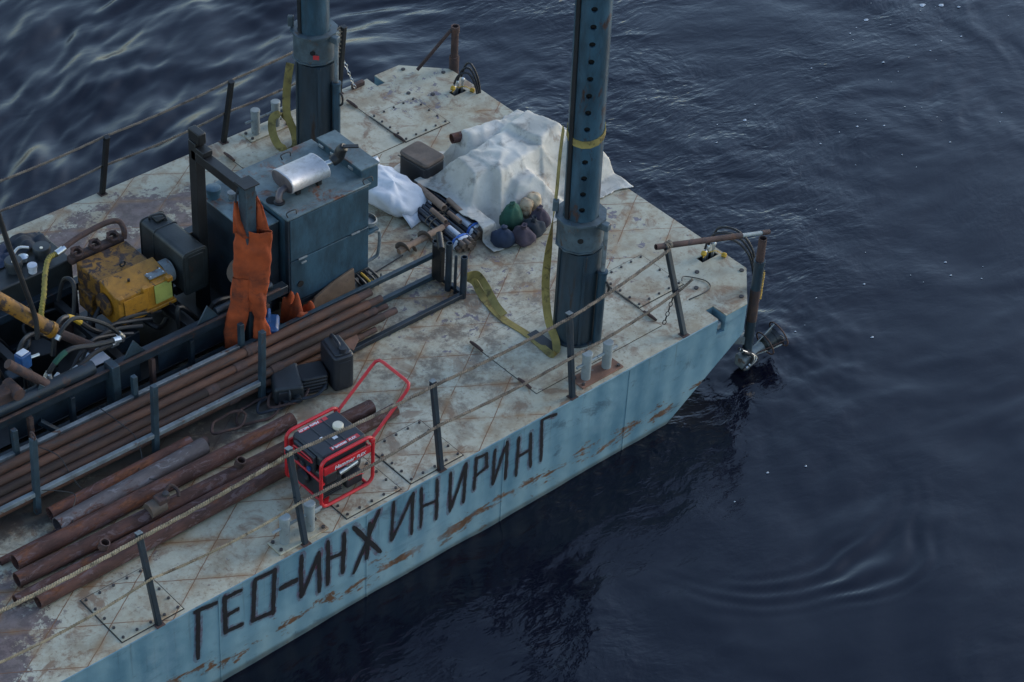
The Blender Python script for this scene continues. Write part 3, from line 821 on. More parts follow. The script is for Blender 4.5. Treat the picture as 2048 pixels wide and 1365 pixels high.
fu = [(-7.5, 5.3, .8), (-5.95, 5.29, .79)] + [on_post(p, .97) + ofar for p in FAR]
fl = [(-7.5, 5.38, .38), (-5.95, 5.37, .38)] + [on_post(p, .45) + ofar for p in FAR]
rope('rail_rope', fu, .015, 'rope', 'upper rail rope along the far side of the barge', group='rail ropes on the far side', sag=.025)
rope('rail_rope', fl, .015, 'rope', 'lower rail rope along the far side of the barge', group='rail ropes on the far side', sag=.03)
# frayed rope wound down the last far post
wind = [Vector((-1.30 + .034 * math.cos(a), 5.36 + .05 * (1 - t) + .034 * math.sin(a), .48 + .40 * t)) for t, a in ((i / 60, i * .75) for i in range(61))]
tag(MB().tube(wind, .011, 6).build('wound_rope', 'rope'), 'rope wound round the far post right of the spud', 'rope')

def chain(name, pts, label, lr=.018, th=.0045, mat='black_steel'):
    o = thing(name, label, 'chain', pts[0])
    P = catmull(pts, 14); acc = 0; last = P[0]; flip = 0
    step = lr * 2.9
    for i in range(1, len(P)):
        if (P[i] - last).length >= step:
            d = (P[i] - last).normalized(); mid = (P[i] + last) / 2 - Vector(pts[0])
            s_ = d.orthogonal().normalized(); s_ = Quaternion(d, flip * math.pi / 2) @ s_; flip ^= 1
            ring = [mid + d * math.cos(g) * lr * 1.75 + s_ * math.sin(g) * lr for g in [2 * math.pi * k / 10 for k in range(11)]]
            MB().tube(ring, th, 5, caps=False).build('chain_link', mat, o)
            last = P[i]
    return o
chain('chain', [(-1.26, .21, .46), (-1.28, .23, .3), (-1.31, .25, .1), (-1.325, .262, .012)], 'dark chain hanging from the leaning bow post to the deck', lr=.017)
chain('chain', [(-1.27, 5.38, .44), (-1.22, 5.36, .28), (-1.15, 5.36, .1), (-1.12, 5.355, .02)], 'galvanised chain hanging from the far post right of the spud', lr=.016, mat='steel_bright')

# rusty handrail tubes at the two bow corners
t = thing('rail_tube', 'rusty telescopic tube lashed on top of the leaning bow post', 'tube', (-1.26, .39, .9))
e0, e1 = Vector((-.12, .03, .0)), Vector((1.14, -.25, -.235))
dv = (e1 - e0)
MB().pipe(e0, e0 + dv * .78, .03, .024).build('outer_tube', 'rust_post', t)
MB().pipe(e0 + dv * .70, e1, .0205, .015).build('inner_tube', 'bollard', t)
MB().pipe(e1 - dv * .03, e1 + dv * .04, .026, .018, 12).build('end_ferrule', 'rust_post', t)
lash = [Vector(e0 + dv * .1) + Vector((.03 * math.sin(i * .5) + i * .0008, .038 * math.cos(i * .9), .036 * math.sin(i * .9))) for i in range(50)]
MB().tube(lash, .008, 5).build('lashing', 'rope', t)
tag(MB().pipe((-.335, 5.235, .03), (.015, 5.06, .53), .02, .015, 12).build('brace_tube', 'rust_post'), 'thin rusty tube slanting from the far deck corner to the rusty post', 'tube')

def bollard(x0, label, y0=.045, flip=False, plate='deck'):
    o = thing('mooring_bollard', label, 'bollard', (x0, y0, 0), group='twin mooring bollards')
    MB().span((0, 0, .001), (.53, .19, .018)).build('base_plate', plate, o, bevel=.003)
    for bx, by in ((.125, .10), (.395, .10)):
        MB().lathe([(.047, .018), (.047, .29), (.052, .292), (.052, .318), (.048, .322), (0, .323)], 20, (bx, by, 0)).build('post', 'bollard', o)
        MB().cyl((bx - .13, by, .20), (bx + .13, by, .20), .014, n=10).build('cross_pin', 'bollard', o)
    for bx, by in ((.035, .035), (.495, .035), (.035, .155), (.495, .155)):
        MB().cyl((bx, by, .018), (bx, by, .036), .017, n=6).build('bolt', 'bolt', o)
    return o
bollard(-2.60, 'twin bollards on a rusty base plate beside the near spud leg', plate='rust_plate')
bollard(-6.17, 'twin bollards on the deck edge left of the red generator')
bollard(-2.63, 'twin bollards at the far deck edge beside the yellow strap coil', y0=5.235)

# ------------------------------------------------------------------ spud legs
def apply_boolean(o, cutter):
    md = o.modifiers.new('cut', 'BOOLEAN'); md.object = cutter; md.operation = 'DIFFERENCE'; md.solver = 'EXACT'
    dg = bpy.context.evaluated_depsgraph_get()
    me = bpy.data.meshes.new_from_object(o.evaluated_get(dg))
    o.modifiers.remove(md); old = o.data; o.data = me
    me.polygons.foreach_set('use_smooth', [True] * len(me.polygons)); me.set_sharp_from_angle(angle=R(30))
    bpy.data.objects.remove(cutter); bpy.data.meshes.remove(old)
def spud(x, y, label, tilt, holes_):
    o = thing('spud_leg', label, 'spud leg', (x, y, 0))
    tl = Vector((0, tilt, 1))
    face = R(228)
    tube = MB().pipe(tl * -.9, tl * 5.2, .168, .150, 48).build('tube', 'spud_paint', o)
    if holes_:
        cb = MB()
        d = Vector((math.cos(face), math.sin(face), 0))
        for i in range(26):
            c = tl * (.16 + i * .178)
            cb.cyl(c + d * .10, c + d * .22, .029, n=14)
        cut = cb.build('cutter', 'dark_hole'); cut.parent = o
        bpy.context.view_layer.update()
        apply_boolean(tube, cut)
        MB().cyl(tl * -.6, tl * 5.0, .135, n=24).build('hole_dark_core', 'dark_hole', o)
    # rack bar up the left of the tube
    g = face - R(52)
    dd = Vector((math.cos(g), math.sin(g), 0))
    MB().bar(tl * -.5 + dd * .172, tl * 5.2 + dd * .172, .05, .02, dd).build('guide_bar', 'black_steel', o)
    cs = MB().pipe((0, 0, .0), (0, 0, 1.10), .208, .178, 40).build('casing', 'casing_paint', o)
    for a in (-68, 12):
        g2 = face + R(a); e = Vector((math.cos(g2), math.sin(g2), 0))
        MB().bar(e * .214, e * .214 + Vector((0, 0, 1.09)), .045 if a != 12 else .03, .016, e).build('casing_rib', 'casing_paint', o, bevel=.003)
    MB().pipe((0, 0, -.002), (0, 0, .03), .235, .209, 40).build('base_ring', 'casing_paint', o)
    # lifting collar
    MB().pipe((tl * 1.12), (tl * 1.43), .222, .19, 12).build('collar', 'collar', o)
    for zc, ro in ((1.115, .236), (1.425, .252)):
        MB().pipe(tl * zc, tl * (zc + .018), ro, .176, 10).build('collar_flange', 'collar', o)
    fd = Vector((math.cos(face), math.sin(face), 0))
    MB().cyl(fd * .205 + tl * 1.27, fd * .2235 + tl * 1.27, .028, n=16).build('pin_hole_dark', 'dark_hole', o)
    e = Vector((math.cos(face + R(58)), math.sin(face + R(58)), 0))
    MB().box(e * .262 + Vector((0, tilt * 1.4, 1.40)), (.10, .07, .075), face + R(58)).build('lug', 'collar', o, bevel=.008)
    e2 = Vector((math.cos(face - R(95)), math.sin(face - R(95)), 0))
    MB().box(e2 * .24 + Vector((0, tilt * 1.5, 1.50)), (.06, .05, .12), face - R(95)).build('lug', 'collar', o, bevel=.008)
    MB().cyl(e * .258 + Vector((0, 0, .02)), e * .258 + Vector((0, 0, .86)), .044, n=16).build('cylinder_barrel', 'spud_paint', o)
    MB().lathe([(.044, 0), (.052, .003), (.052, .03), (.03, .034)], 16, e * .258 + Vector((0, 0, .86))).build('gland', 'spud_paint', o)
    MB().cyl(e * .258 + Vector((0, 0, .88)), e * .258 + Vector((0, 0, 1.38)), .022, n=12).build('piston_rod', 'grey_steel', o)
    MB().tube(catmull([e * .305 + Vector((0, 0, .78)), e * .335 + Vector((0, 0, .74)), e * .335 + Vector((0, 0, .66)), e * .305 + Vector((0, 0, .62))], 4), .012, 6).build('port', 'black_steel', o)
    return o
sp1 = spud(-2.10, .72, 'blue spud leg with a row of pin holes, nearest the lettered side', .022, True)
sp2 = spud(-2.10, 4.79, 'blue spud leg without pin holes on the far side behind the machinery box', .026, False)
MB().bar((-.165, -.16, 1.24), (-.12, -.205, 1.24), .003, .05, (0, 0, 1)).build('red_sticker', 'red_print', sp2)
# skewed opening plate on deck by the near spud foot
op = MB(); op.span((-2.48, .62, .0075), (-2.36, .98, .016)); tag(op.build('loose_plate', 'black_steel', bevel=.002), 'dark flat plate lying at the foot of the near spud', 'plate')

# ------------------------------------------------------------------ lifting slings
def sling(name, pts, sides, w, label, k=6, th=.006):
    P = catmull(pts, k); S_ = catmull(sides, k)
    return tag(MB().ribbon(P, w, S_, th).build(name, 'strap', smooth=50), label, 'sling')
sx, sy = -2.10, .72 + .022 * 2.35
ringp = [(sx + .176 * math.cos(R(a)), sy + .176 * math.sin(R(a)), 2.36 + .05 * math.sin(R(a + 60))) for a in range(0, 361, 24)]
tag(MB().ribbon([Vector(p) for p in ringp], .075, [Vector((0, 0, 1))] * len(ringp), .008).build('lifting_sling', 'strap'), 'yellow webbing loop cinched round the near spud leg', 'sling')
vd = Vector((.69, -.72, 0))
sling('lifting_sling', [(-2.235, .93, 2.36), (-2.24, .945, 2.05), (-2.245, .95, 1.62), (-2.25, .97, 1.30), (-2.26, .99, .87), (-2.28, .97, .50), (-2.32, .86, .20), (-2.36, .70, .06), (-2.45, .59, .03), (-2.50, .60, .02), (-2.49, .72, .014), (-2.475, 1.0, .012), (-2.50, 1.31, .012), (-2.45, 1.62, .012), (-2.40, 1.78, .02), (-2.38, 1.88, .06), (-2.42, 1.93, .10)],
      [(.5, .8, .1), (.45, .85, 0), (.4, .8, 0), (.5, .45, 0), (.7, -.2, 0), vd, vd, vd, (.8, -.4, .5), (.9, .1, .3), (1, .2, 0), (1, .1, 0), (1, .25, 0), (.95, .2, .1), (.7, .2, .5), (.4, .2, .9), (.2, .2, 1)], .078, 'long olive-yellow webbing sling from the near spud across the deck')
sling('lifting_sling', [(-2.47, 1.33, .03), (-2.44, 1.5, .05), (-2.37, 1.72, .10), (-2.36, 1.86, .15), (-2.46, 1.9, .16)], [(1, .1, .3), (1, .2, .5), (.7, .1, .8), (.3, .1, 1), (.1, .1, 1)], .08, 'twisted sling end lying by the end of the pipe rack')
sling('lifting_sling', [(-2.29, 4.99, 1.0), (-2.33, 5.0, .7), (-2.35, 4.98, .4), (-2.30, 4.93, .18), (-2.32, 4.87, .05), (-2.40, 4.86, .03), (-2.48, 4.95, .05), (-2.47, 5.08, .16), (-2.40, 5.16, .27), (-2.31, 5.12, .30), (-2.25, 5.05, .22)],
      [vd, vd, vd, vd, vd, vd, vd, vd, vd, vd, vd], .085, 'yellow-green sling looped at the foot of the far spud')

# ------------------------------------------------------------------ power-pack box with roof clutter
BXa, BXb, BYa, BYb, BZa, BZb = -4.17, -3.19, 2.55, 3.46, .20, 1.24
pp = thing('power_pack', 'big blue-grey machinery box with a rusty roof and silver muffler', 'machine', (BXa, BYa, 0))
def L(p): return Vector(p) - Vector((BXa, BYa, 0))
w_, d_, = BXb - BXa, BYb - BYa
MB().span((.012, .012, .22), (w_ - .004, d_ - .004, 1.225)).build('cabinet', 'blue_paint', pp, bevel=.008)
MB().span((-.012, -.014, 1.226), (w_ + .012, d_ + .012, 1.245)).build('roof', 'blue_roof', pp, bevel=.006)
# front: two door leaves separated by the long hinge seam, standing proud
MB().span((.022, -.008, .735), (w_ - .012, .0115, 1.215)).build('upper_door', 'blue_paint', pp, bevel=.005)
dl = MB().span((.022, -.010, .235), (w_ - .012, .0115, .725)).build('lower_door', 'blue_paint', pp, bevel=.005)
for x in (.16, .80):
    MB().cyl((x - .05, -.016, .73), (x + .05, -.016, .73), .011, n=8).build('hinge', 'grey_steel', pp)
MB().cyl((.13, -.012, .43), (.13, -.02, .43), .035, n=16).build('cable_port_dark', 'dark_hole', pp)
MB().span((.14, -.026, .665), (.2, -.009, .685)).build('door_catch', 'grey_steel', pp, bevel=.004)
MB().span((0, -.002, .2), (.022, .05, 1.226)).build('corner_post', 'dark_blue', pp, bevel=.004)
MB().span((0, .0, .16), (w_, .07, .215)).build('skid_beam', 'dark_blue', pp, bevel=.004)
MB().span((0, d_ - .07, .16), (w_, d_, .215)).build('skid_beam', 'dark_blue', pp, bevel=.004)
for x in (.04, .70, w_ - .04):
    for y in (.03, d_ - .03):
        MB().span((x - .035, y - .03, .0), (x + .035, y + .03, .16)).build('leg', 'dark_blue', pp, bevel=.004)
for p in ((.02, .02), (w_ - .06, .0), (.55, d_ - .1)):
    h = MB().tube(catmull([(p[0], p[1], 1.245), (p[0], p[1] + .02, 1.285), (p[0] + .1, p[1] + .02, 1.285), (p[0] + .1, p[1], 1.245)], 4), .006, 6)
    h.build('lifting_handle', 'black_steel', pp)
# roof control box
cbx = MB().span((w_ - .02, .10, 1.06), (w_ + .19, .78, 1.33)).build('control_box', 'blue_paint', pp, bevel=.01)
MB().span((w_ - .03, .09, 1.331), (w_ + .2, .79, 1.347)).build('lid', 'blue_roof', cbx, bevel=.004)
for y in (.22, .5, .68):
    MB().span((w_ - .035, y, 1.27), (w_ - .021, y + .07, 1.30)).build('catch', 'steel_bright', cbx, bevel=.003)
# muffler: flattened canister lying along the roof
mf = MB(); N = 28
def oval(cx, sc=1.0):
    out = []
    for j in range(N):
        g = 2 * math.pi * j / N; c, s_ = math.cos(g), math.sin(g)
        out.append((cx, .36 + sc * .165 * math.copysign(abs(c) ** .7, c), 1.385 + sc * .088 * math.copysign(abs(s_) ** .8, s_)))
    return out
secs = [(.21, .985), (.215, 1.03), (.228, 1.03), (.233, 1.0), (.64, 1.0), (.645, 1.03), (.658, 1.03), (.663, .98)]
vs_ = [p for cx, sc in secs for p in oval(cx, sc)]
fs = [(i * N + j, i * N + (j + 1) % N, (i + 1) * N + (j + 1) % N, (i + 1) * N + j) for i in range(len(secs) - 1) for j in range(N)]
mf.add(vs_, fs + [tuple(range((len(secs) - 1) * N, len(secs) * N))])
muf = mf.build('muffler', 'muffler', pp, smooth=45)
MB().add(oval(.2105, .97) + oval(.206, .9), [(j, (j + 1) % N, N + (j + 1) % N, N + j) for j in range(N)] + [tuple(range(N, 2 * N))]).build('end_cap', 'muffler_end', muf)
MB().tube(catmull([(.66, .33, 1.40), (.74, .31, 1.41), (.78, .30, 1.42)], 4), .027, 12).build('tail_pipe', 'steel_bright', muf)
MB().tube(catmull([(.21, .30, 1.35), (.14, .29, 1.345), (.10, .27, 1.30), (.10, .26, 1.245)], 5), [.034] * 16, 12).build('inlet_pipe', 'muffler_end', muf)
MB().lathe([(.055, 0), (.055, .014), (.036, .02)], 16, (.10, .26, 1.245)).build('inlet_flange', 'black_steel', muf)
for x, y in ((.55, .25), (.3, .25)):
    MB().span((x, y, 1.245), (x + .05, y + .04, 1.31)).build('saddle', 'black_steel', muf, bevel=.004)
# tail elbow with a dark cowl
MB().tube(catmull([(.76, .305, 1.41), (.83, .29, 1.45), (.85, .27, 1.53), (.87, .24, 1.57)], 5), [.045, .052, .055, .056, .056, .056, .056, .056, .055, .055, .054, .053, .052, .05, .045, .04], 14).build('rain_cowl', 'black_steel', pp)
MB().box((.91, .20, 1.585), (.15, .05, .016), -.6).build('cowl_flap', 'black_steel', pp, bevel=.004)
MB().lathe([(.062, 0), (.062, .004), (.056, .005), (0, .005)], 24, (.02 + .05, .33, 1.2455)).build('roof_hole_dark', 'dark_hole', pp)
# round work lamp / ring on the right side wall
MB().lathe([(.055, -.01), (.10, .0), (.105, .05), (.092, .055), (.085, .02), (0, .02)], 22, (w_ + .09, .16, .64), (.2, -.1, 1)).build('round_basin', 'grey_steel', pp)
MB().tube(catmull([(w_, .06, .60), (w_ + .14, .04, .58), (w_ + .17, .04, .50), (w_ + .16, .05, .30), (w_ + .12, .06, .25), (w_, .06, .24)], 5), .018, 8).build('side_guard', 'grey_steel', pp)
MB().span((w_ + .0, .03, .585), (w_ + .15, .28, .62)).build('basin_bracket', 'blue_paint', pp, bevel=.004)
# hoses spilling out under the box at the right front corner
for i in range(5):
    a = rnd.uniform(0, .10)
    MB().tube(catmull([(w_ - .20 + i * .05, .03, .2), (w_ - .18 + i * .055, -.05 - a * .4, .15), (w_ - .12 + i * .05, -.09 - a * .3, .06), (w_ - .02 + i * .05, -.02 + a, .03)], 5), .013, 6).build('hose', 'rubber' if i != 2 else 'yellow_plain', pp)
# lower wing tank on the aft end
wt = thing('wing_tank', 'lower blue tank with a filler cap stepped against the machinery box', 'tank', (-4.52, 2.68, 0))
MB().prism([(.10, 0), (.335, 0), (.335, .86), (0, .86), (0, .24)], 2, .10, 1.15).build('tank_body', 'dark_blue', wt, bevel=.008)
MB().prism([(.09, -.008), (.338, -.008), (.338, .868), (-.008, .868), (-.008, .236)], 2, 1.151, 1.166).build('tank_top', 'blue_roof', wt, bevel=.003)
for x in (.06, .3):
    MB().span((x - .03, .3, 0), (x + .03, .36, .10)).build('leg', 'dark_blue', wt)
MB().lathe([(.062, 1.166), (.062, 1.23), (.075, 1.232), (.075, 1.272), (.068, 1.276), (0, 1.277)], 18, (.08, .68, 0)).build('filler_cap', 'blue_paint', wt)
MB().lathe([(.03, 1.166), (.03, 1.22), (.042, 1.222), (.042, 1.24), (0, 1.242)], 14, (.2, .55, 0)).build('breather', 'grey_steel', wt)
# dark intake bell hanging on the tank's aft face
MB().lathe([(.04, 0), (.10, .03), (.125, .10), (.12, .2)], 18, (-.02, .10, .72), (-.6, -.6, .3)).build('intake_bell', 'box_brown', wt)

# ------------------------------------------------------------------ portal frame the coverall hangs on
pf = thing('portal_frame', 'dark steel goalpost frame standing beside the machinery box', 'frame', (-4.75, 2.37, 0))
MB().span((-.06, -.06, 0), (.05, .055, 2.02)).build('post', 'rack_paint', pf, bevel=.006)
MB().span((-.05, .73, 0), (.055, .84, 2.06)).build('post', 'black_steel', pf, bevel=.006)
MB().bar((0, .0, 1.92), (0, .80, 1.92), .10, .10).build('cross_beam', 'black_steel', pf, bevel=.005)
MB().span((-.09, -.09, 2.021), (.075, .075, 2.036)).build('top_plate', 'black_steel', pf, bevel=.002)
MB().prism([(.055, 2.02), (.055, 1.70), (.09, 1.78), (.14, 1.87), (.22, 1.875)], 0, -.015, .015).build('gusset', 'black_steel', pf)
MB().span((-.04, .68, 2.06), (.045, .85, 2.18)).build('top_lug', 'black_steel', pf, bevel=.01)
MB().span((-.055, .60, 1.975), (.055, .72, 2.03)).build('shelf_bracket', 'black_steel', pf, bevel=.006)

# ------------------------------------------------------------------ drill rig bed
rig = thing('drill_rig_bed', 'long dark steel skid frame carrying the engine and hydraulics', 'machine frame', (-9.5, 2.45, 0))
RL = 5.25
for y in (.05, 1.30):
    MB().span((0, y - .05, .47), (RL, y + .05, .56)).build('top_rail', 'dark_blue', rig, bevel=.006)
    MB().span((0, y - .045, .02), (RL, y + .045, .12)).build('bottom_rail', 'dark_blue', rig, bevel=.006)
MB().span((0, -.018, .565), (RL - .1, .010, .582)).build('rusty_edge', 'rust_post', rig, bevel=.003)
for i in range(12):
    x = .2 + i * .435
    MB().span((x - .02, -.03, .12), (x + .02, .03, .47)).build('side_post', 'rust_post' if i % 3 else 'dark_blue', rig, bevel=.003)
    if i % 2 == 0: MB().span((x - .03, 1.27, .12), (x + .03, 1.33, .47)).build('side_post', 'dark_blue', rig)
for i in range(7):
    x = .35 + i * .78
    MB().span((x - .04, .10, .40), (x + .04, 1.25, .47)).build('cross_member', 'black_steel', rig, bevel=.004)
for x0, x1 in ((.3, 2.0), (2.2, 3.6), (3.8, 5.1)):
    MB().span((x0, .075, .20), (x1, .085, .42)).build('side_panel', 'dark_blue', rig)
MB().span((.1, .15, .10), (RL - .1, 1.2, .115)).build('floor_plate', 'black_steel', rig)
for i in range(16):
    x = 2.2 + .17 * i + rnd.uniform(-.1, .1); y = rnd.uniform(.2, 1.1)
    p = [(x, y, .14), (x + rnd.uniform(-.1, .2), y + rnd.uniform(-.2, .2), rnd.uniform(.3, .62)), (x + .3, y + rnd.uniform(-.25, .25), rnd.uniform(.25, .55)), (x + .55, y + rnd.uniform(-.2, .2), .16)]
    MB().tube(catmull(p, 6), rnd.choice((.014, .02, .026)), 8).build('hose', 'rubber' if i % 4 else 'black_steel', rig)
for i in range(8):
    x, y = 2.3 + .36 * i, rnd.uniform(.25, 1.05)
    MB().box((x, y, .28), (rnd.uniform(.12, .3), rnd.uniform(.1, .25), rnd.uniform(.15, .34)), rnd.uniform(-.3, .3)).build('valve_chest', rnd.choice(('black_steel', 'dark_blue', 'rust_post')), rig, bevel=.012)
# triangular brackets and clamps standing on the near rail
for x, s_ in ((3.50, 1), (4.32, 1), (2.55, -1)):
    MB().prism([(x - .10, .565), (x + .14, .565), (x + .02 * s_, .74)], 1, .03, .045).build('bracket', 'rack_paint', rig, bevel=.002)
MB().span((3.22, -.06, .10), (3.30, .08, .62)).build('clamp_post', 'rack_paint', rig, bevel=.005)
MB().cyl((1.0, .07, .66), (3.1, .07, .62), .065, n=16).build('guide_tube', 'dark_blue', rig)
MB().cyl((4.45, .07, .60), (5.1, .07, .60), .035, n=12).build('guide_tube', 'dark_blue', rig)
for x in (.9, 2.5, 4.6):
    MB().bar((x, .06, .3), (x + .25, -.12, .05), .05, .05).build('outrigger', 'rack_paint', rig, bevel=.004)

# yellow pump / gearbox
en = thing('yellow_engine', 'worn yellow gearbox engine with a rusty top plate on the rig', 'engine', (-5.82, 2.95, .47))
MB().prism([(.32, .0), (.70, .0), (.70, .385), (.32, .385)], 0, 0, .56).build('block', 'yellow_rusty', en, bevel=.012)
MB().prism([(.0, .10), (.02, .335), (.31, .40), (.318, .40), (.318, .0), (.10, .0)], 0, .005, .60).build('front_casing', 'yellow_paint', en, bevel=.012)
MB().span((.02, -.025, .065), (.62, .06, .10)).build('flange', 'yellow_paint', en, bevel=.006)
MB().prism([(-.012, .135), (.004, .31), (.014, .31), (-.002, .135)], 0, .06, .32).build('front_panel', 'yellow_paint', en, bevel=.003)
MB().prism([(-.012, .13), (.006, .325), (.016, .325), (-.002, .13)], 0, .40, .59).build('lime_plate', 'yellow_green', en, bevel=.003)
MB().bar((.40, .12, .366), (.58, .12, .366), .09, .012).build('name_plate', 'grey_steel', en, bevel=.003)
for x in (.42, .56):
    for y in (.09, .15):
        MB().cyl((x, y, .365), (x, y, .383), .009, n=6).build('bolt', 'steel_bright', en)
for x in (.03, .30, .57):
    MB().box((x, .015, .34), (.06, .05, .05)).build('corner_lug', 'yellow_paint', en, bevel=.006)
for x in (.12, .33, .54):
    MB().cyl((x, -.026, .085), (x, -.042, .085), .014, n=6).build('bolt', 'yellow_rusty', en)
MB().lathe([(.0, 0), (.105, 0), (.115, .012), (.115, .035), (.06, .05), (0, .05)], 20, (-.0, .22, .19), (-1, 0, 0)).build('end_cover', 'yellow_rusty', en)
ring_ = [Vector((.30 + .028 * math.cos(g), .37, .425 + .028 * math.sin(g))) for g in [2 * math.pi * k / 14 for k in range(15)]]
MB().tube(ring_, .009, 6, caps=False).build('lifting_eye', 'black_steel', en)
MB().cyl((.23, .17, .375), (.23, .17, .40), .013, n=8).build('plug', 'black_steel', en)
MB().cyl((.605, .20, .27), (.69, .20, .27), .105, n=24).build('pulley', 'plastic_black', en)
MB().pipe((.60, .20, .27), (.70, .20, .27), .115, .105, 24).build('pulley_rim', 'grey_steel', en)
MB().span((-.05, .40, -.05), (.01, .62, .18)).build('foot', 'yellow_rusty', en, bevel=.01)
# manifold behind
mn = thing('exhaust_manifold', 'dark rusty pipe manifold with three flanges behind the yellow engine', 'manifold', (-5.85, 3.68, .80))
MB().span((.0, .0, .0), (.60, .09, .08)).build('body', 'rust_post', mn, bevel=.02)
for i in range(3):
    MB().pipe((.09 + i * .2, .045, .075), (.09 + i * .2, .03, .12), .062, .036, 18).build('flange', 'rust_post', mn)
    for a in (.5, 2.2, 3.9, 5.4):
        MB().cyl((.09 + i * .2 + .05 * math.cos(a), .04 + .05 * math.sin(a), .11), (.09 + i * .2 + .05 * math.cos(a), .04 + .05 * math.sin(a), .14), .011, n=6).build('stud', 'rust_post', mn)
MB().tube(catmull([(-.02, .10, .16), (.2, .12, .2), (.48, .12, .22), (.60, .09, .2), (.62, .04, .12), (.60, .02, .04)], 6), .028, 10).build('loop_pipe', 'rust_post', mn)
MB().cyl((-.10, .09, .14), (-.0, .10, .158), .033, n=12).build('coupling', 'steel_bright', mn)
yp = catmull([(-5.95, 3.77, .94), (-6.05, 3.74, .95), (-6.18, 3.60, .93), (-6.36, 3.35, .90), (-6.46, 3.24, .84), (-6.52, 3.16, .72)], 10)
rs_ = [.022 + .006 * (i % 2) for i in range(len(yp))]
tag(MB().tube(yp, rs_, 10).build('ribbed_hose', 'strap'), 'ribbed yellow hose arching down from the manifold coupling', 'hose')
bpy.data.objects['ribbed_hose'].data.materials.clear(); bpy.data.objects['ribbed_hose'].data.materials.append(worn('yellow_ribbed_rubber', (0.20, 0.155, 0.022), 0.3, (0.1, 0.08, 0.03), 0.5, 0.65, 14, rough=0.7))

# black fuel tank across the rig
ft = thing('fuel_tank', 'black ribbed fuel tank lying across the rig behind the pulley', 'tank', (-5.09, 2.95, .53))
def rrect(x0, z0, x1, z1, r, k=4):
    P = []
    for cx, cz, a0 in ((x1 - r, z1 - r, 0), (x0 + r, z1 - r, 90), (x0 + r, z0 + r, 180), (x1 - r, z0 + r, 270)):
        for i in range(k + 1):
            g = R(a0 + 90 * i / k); P.append((cx + r * math.cos(g), cz + r * math.sin(g)))
    return P
MB().prism(rrect(0, 0, .27, .48, .05), 1, .01, .70).build('shell', 'tank_black', ft, bevel=.01)
MB().prism(rrect(.012, .012, .258, .468, .04), 1, -.004, .009).build('end_cap', 'tank_black', ft, bevel=.004)
for y in (.0, .48, .695):
    MB().prism(rrect(-.006, -.006, .276, .486, .052), 1, y, y + .014).build('seam_rib', 'tank_black', ft, bevel=.004)
MB().span((.05, -.009, .05), (.22, -.003, .43)).build('pressed_panel', 'tank_black', ft, bevel=.003)
MB().span((.10, .56, .481), (.20, .68, .512)).build('filler', 'tank_black', ft, bevel=.012)
MB().tube(catmull([(.08, .66, .48), (.08, .64, .53), (.19, .60, .53), (.20, .55, .485)], 4), .011, 6).build('handle', 'rubber', ft)
for y in (.12, .55):
    MB().span((-.02, y, -.06), (.29, y + .06, -.002)).build('cradle', 'black_steel', ft)

# hydraulic tank and gauges on the far side of the rig
ht = thing('hydraulic_tank', 'low dark tank with two big round caps on the far side of the rig', 'tank', (-7.6, 3.78, 0))
MB().span((0, 0, .02), (1.82, .56, .80)).build('tank_body', 'tank_black', ht, bevel=.015)
for x, y, r in ((1.30, .18, .085), (1.62, .20, .085)):
    c_ = MB().lathe([(r * .85, .80), (r * .85, .86), (r, .865), (r, .91), (r * .93, .922), (0, .926)], 22, (x, y, 0)).build('filter_cap', 'can_grey', ht)
    MB().cyl((x - .02, y - .03, .924), (x - .02, y - .03, .932), .016, n=8).build('cap_button', 'cap_cream', c_)
MB().lathe([(.04, .80), (.04, .855), (.047, .857), (.047, .885), (0, .89)], 18, (1.42, .05, 0)).build('white_cap', 'tape_white', ht)
MB().lathe([(.03, .80), (.05, .82), (.05, .86), (.02, .88)], 14, (1.44, .24, 0)).build('valve', 'steel_bright', ht)
MB().tube(catmull([(1.36, .3, .86), (1.45, .33, .9), (1.54, .3, .88)], 5), .014, 8).build('valve_pipe', 'steel_bright', ht)
def rag(name, x, y, z, sx_, sy_, mat, label, cat='rag', amp=.06, seed=1, n=26):
    X, Y = np.meshgrid(np.linspace(-.5, .5, n), np.linspace(-.5, .5, n), indexing='ij')
    wob = 1 + .35 * fbm(X * 3 + 9, Y * 3 + 9, seed + 4, 2)
    Z = np.abs(fbm(X * 2.6 + 20, Y * 2.6 + 20, seed, 2)) * amp * 2.2 + np.maximum(0, .3 - np.hypot(X, Y)) * amp * 1.6 + .004
    b = MB(); b.add(np.stack([x + X * sx_ * wob, y + Y * sy_ * wob, z + Z], -1).reshape(-1, 3).tolist(),
                    [(i * n + j, (i + 1) * n + j, (i + 1) * n + j + 1, i * n + j + 1) for i in range(n - 1) for j in range(n - 1)])
    o = b.build(name, mat, smooth=60)
    sm_ = o.modifiers.new('soften', 'SMOOTH'); sm_.iterations = 5; sm_.factor = .5
    sdm = o.modifiers.new('thick', 'SOLIDIFY'); sdm.thickness = .004
    return tag(o, label, cat)
rag('rag', -6.02, 4.22, .802, .42, .26, 'cloth_dark', 'crumpled dark rag lying on the hydraulic tank', seed=3)
rag('rag', -6.38, 4.18, .802, .34, .26, 'cloth_blue', 'navy cloth bunched at the left picture edge', seed=8)
ringy = [Vector((-6.56 + .05 * math.cos(g), 4.02 + .05 * math.sin(g), .84)) for g in [2 * math.pi * k / 18 for k in range(19)]]
tag(MB().tube(ringy, .016, 8, caps=False).build('yellow_ring', 'yellow_plain'), 'small yellow ring lying at the left picture edge', 'ring')

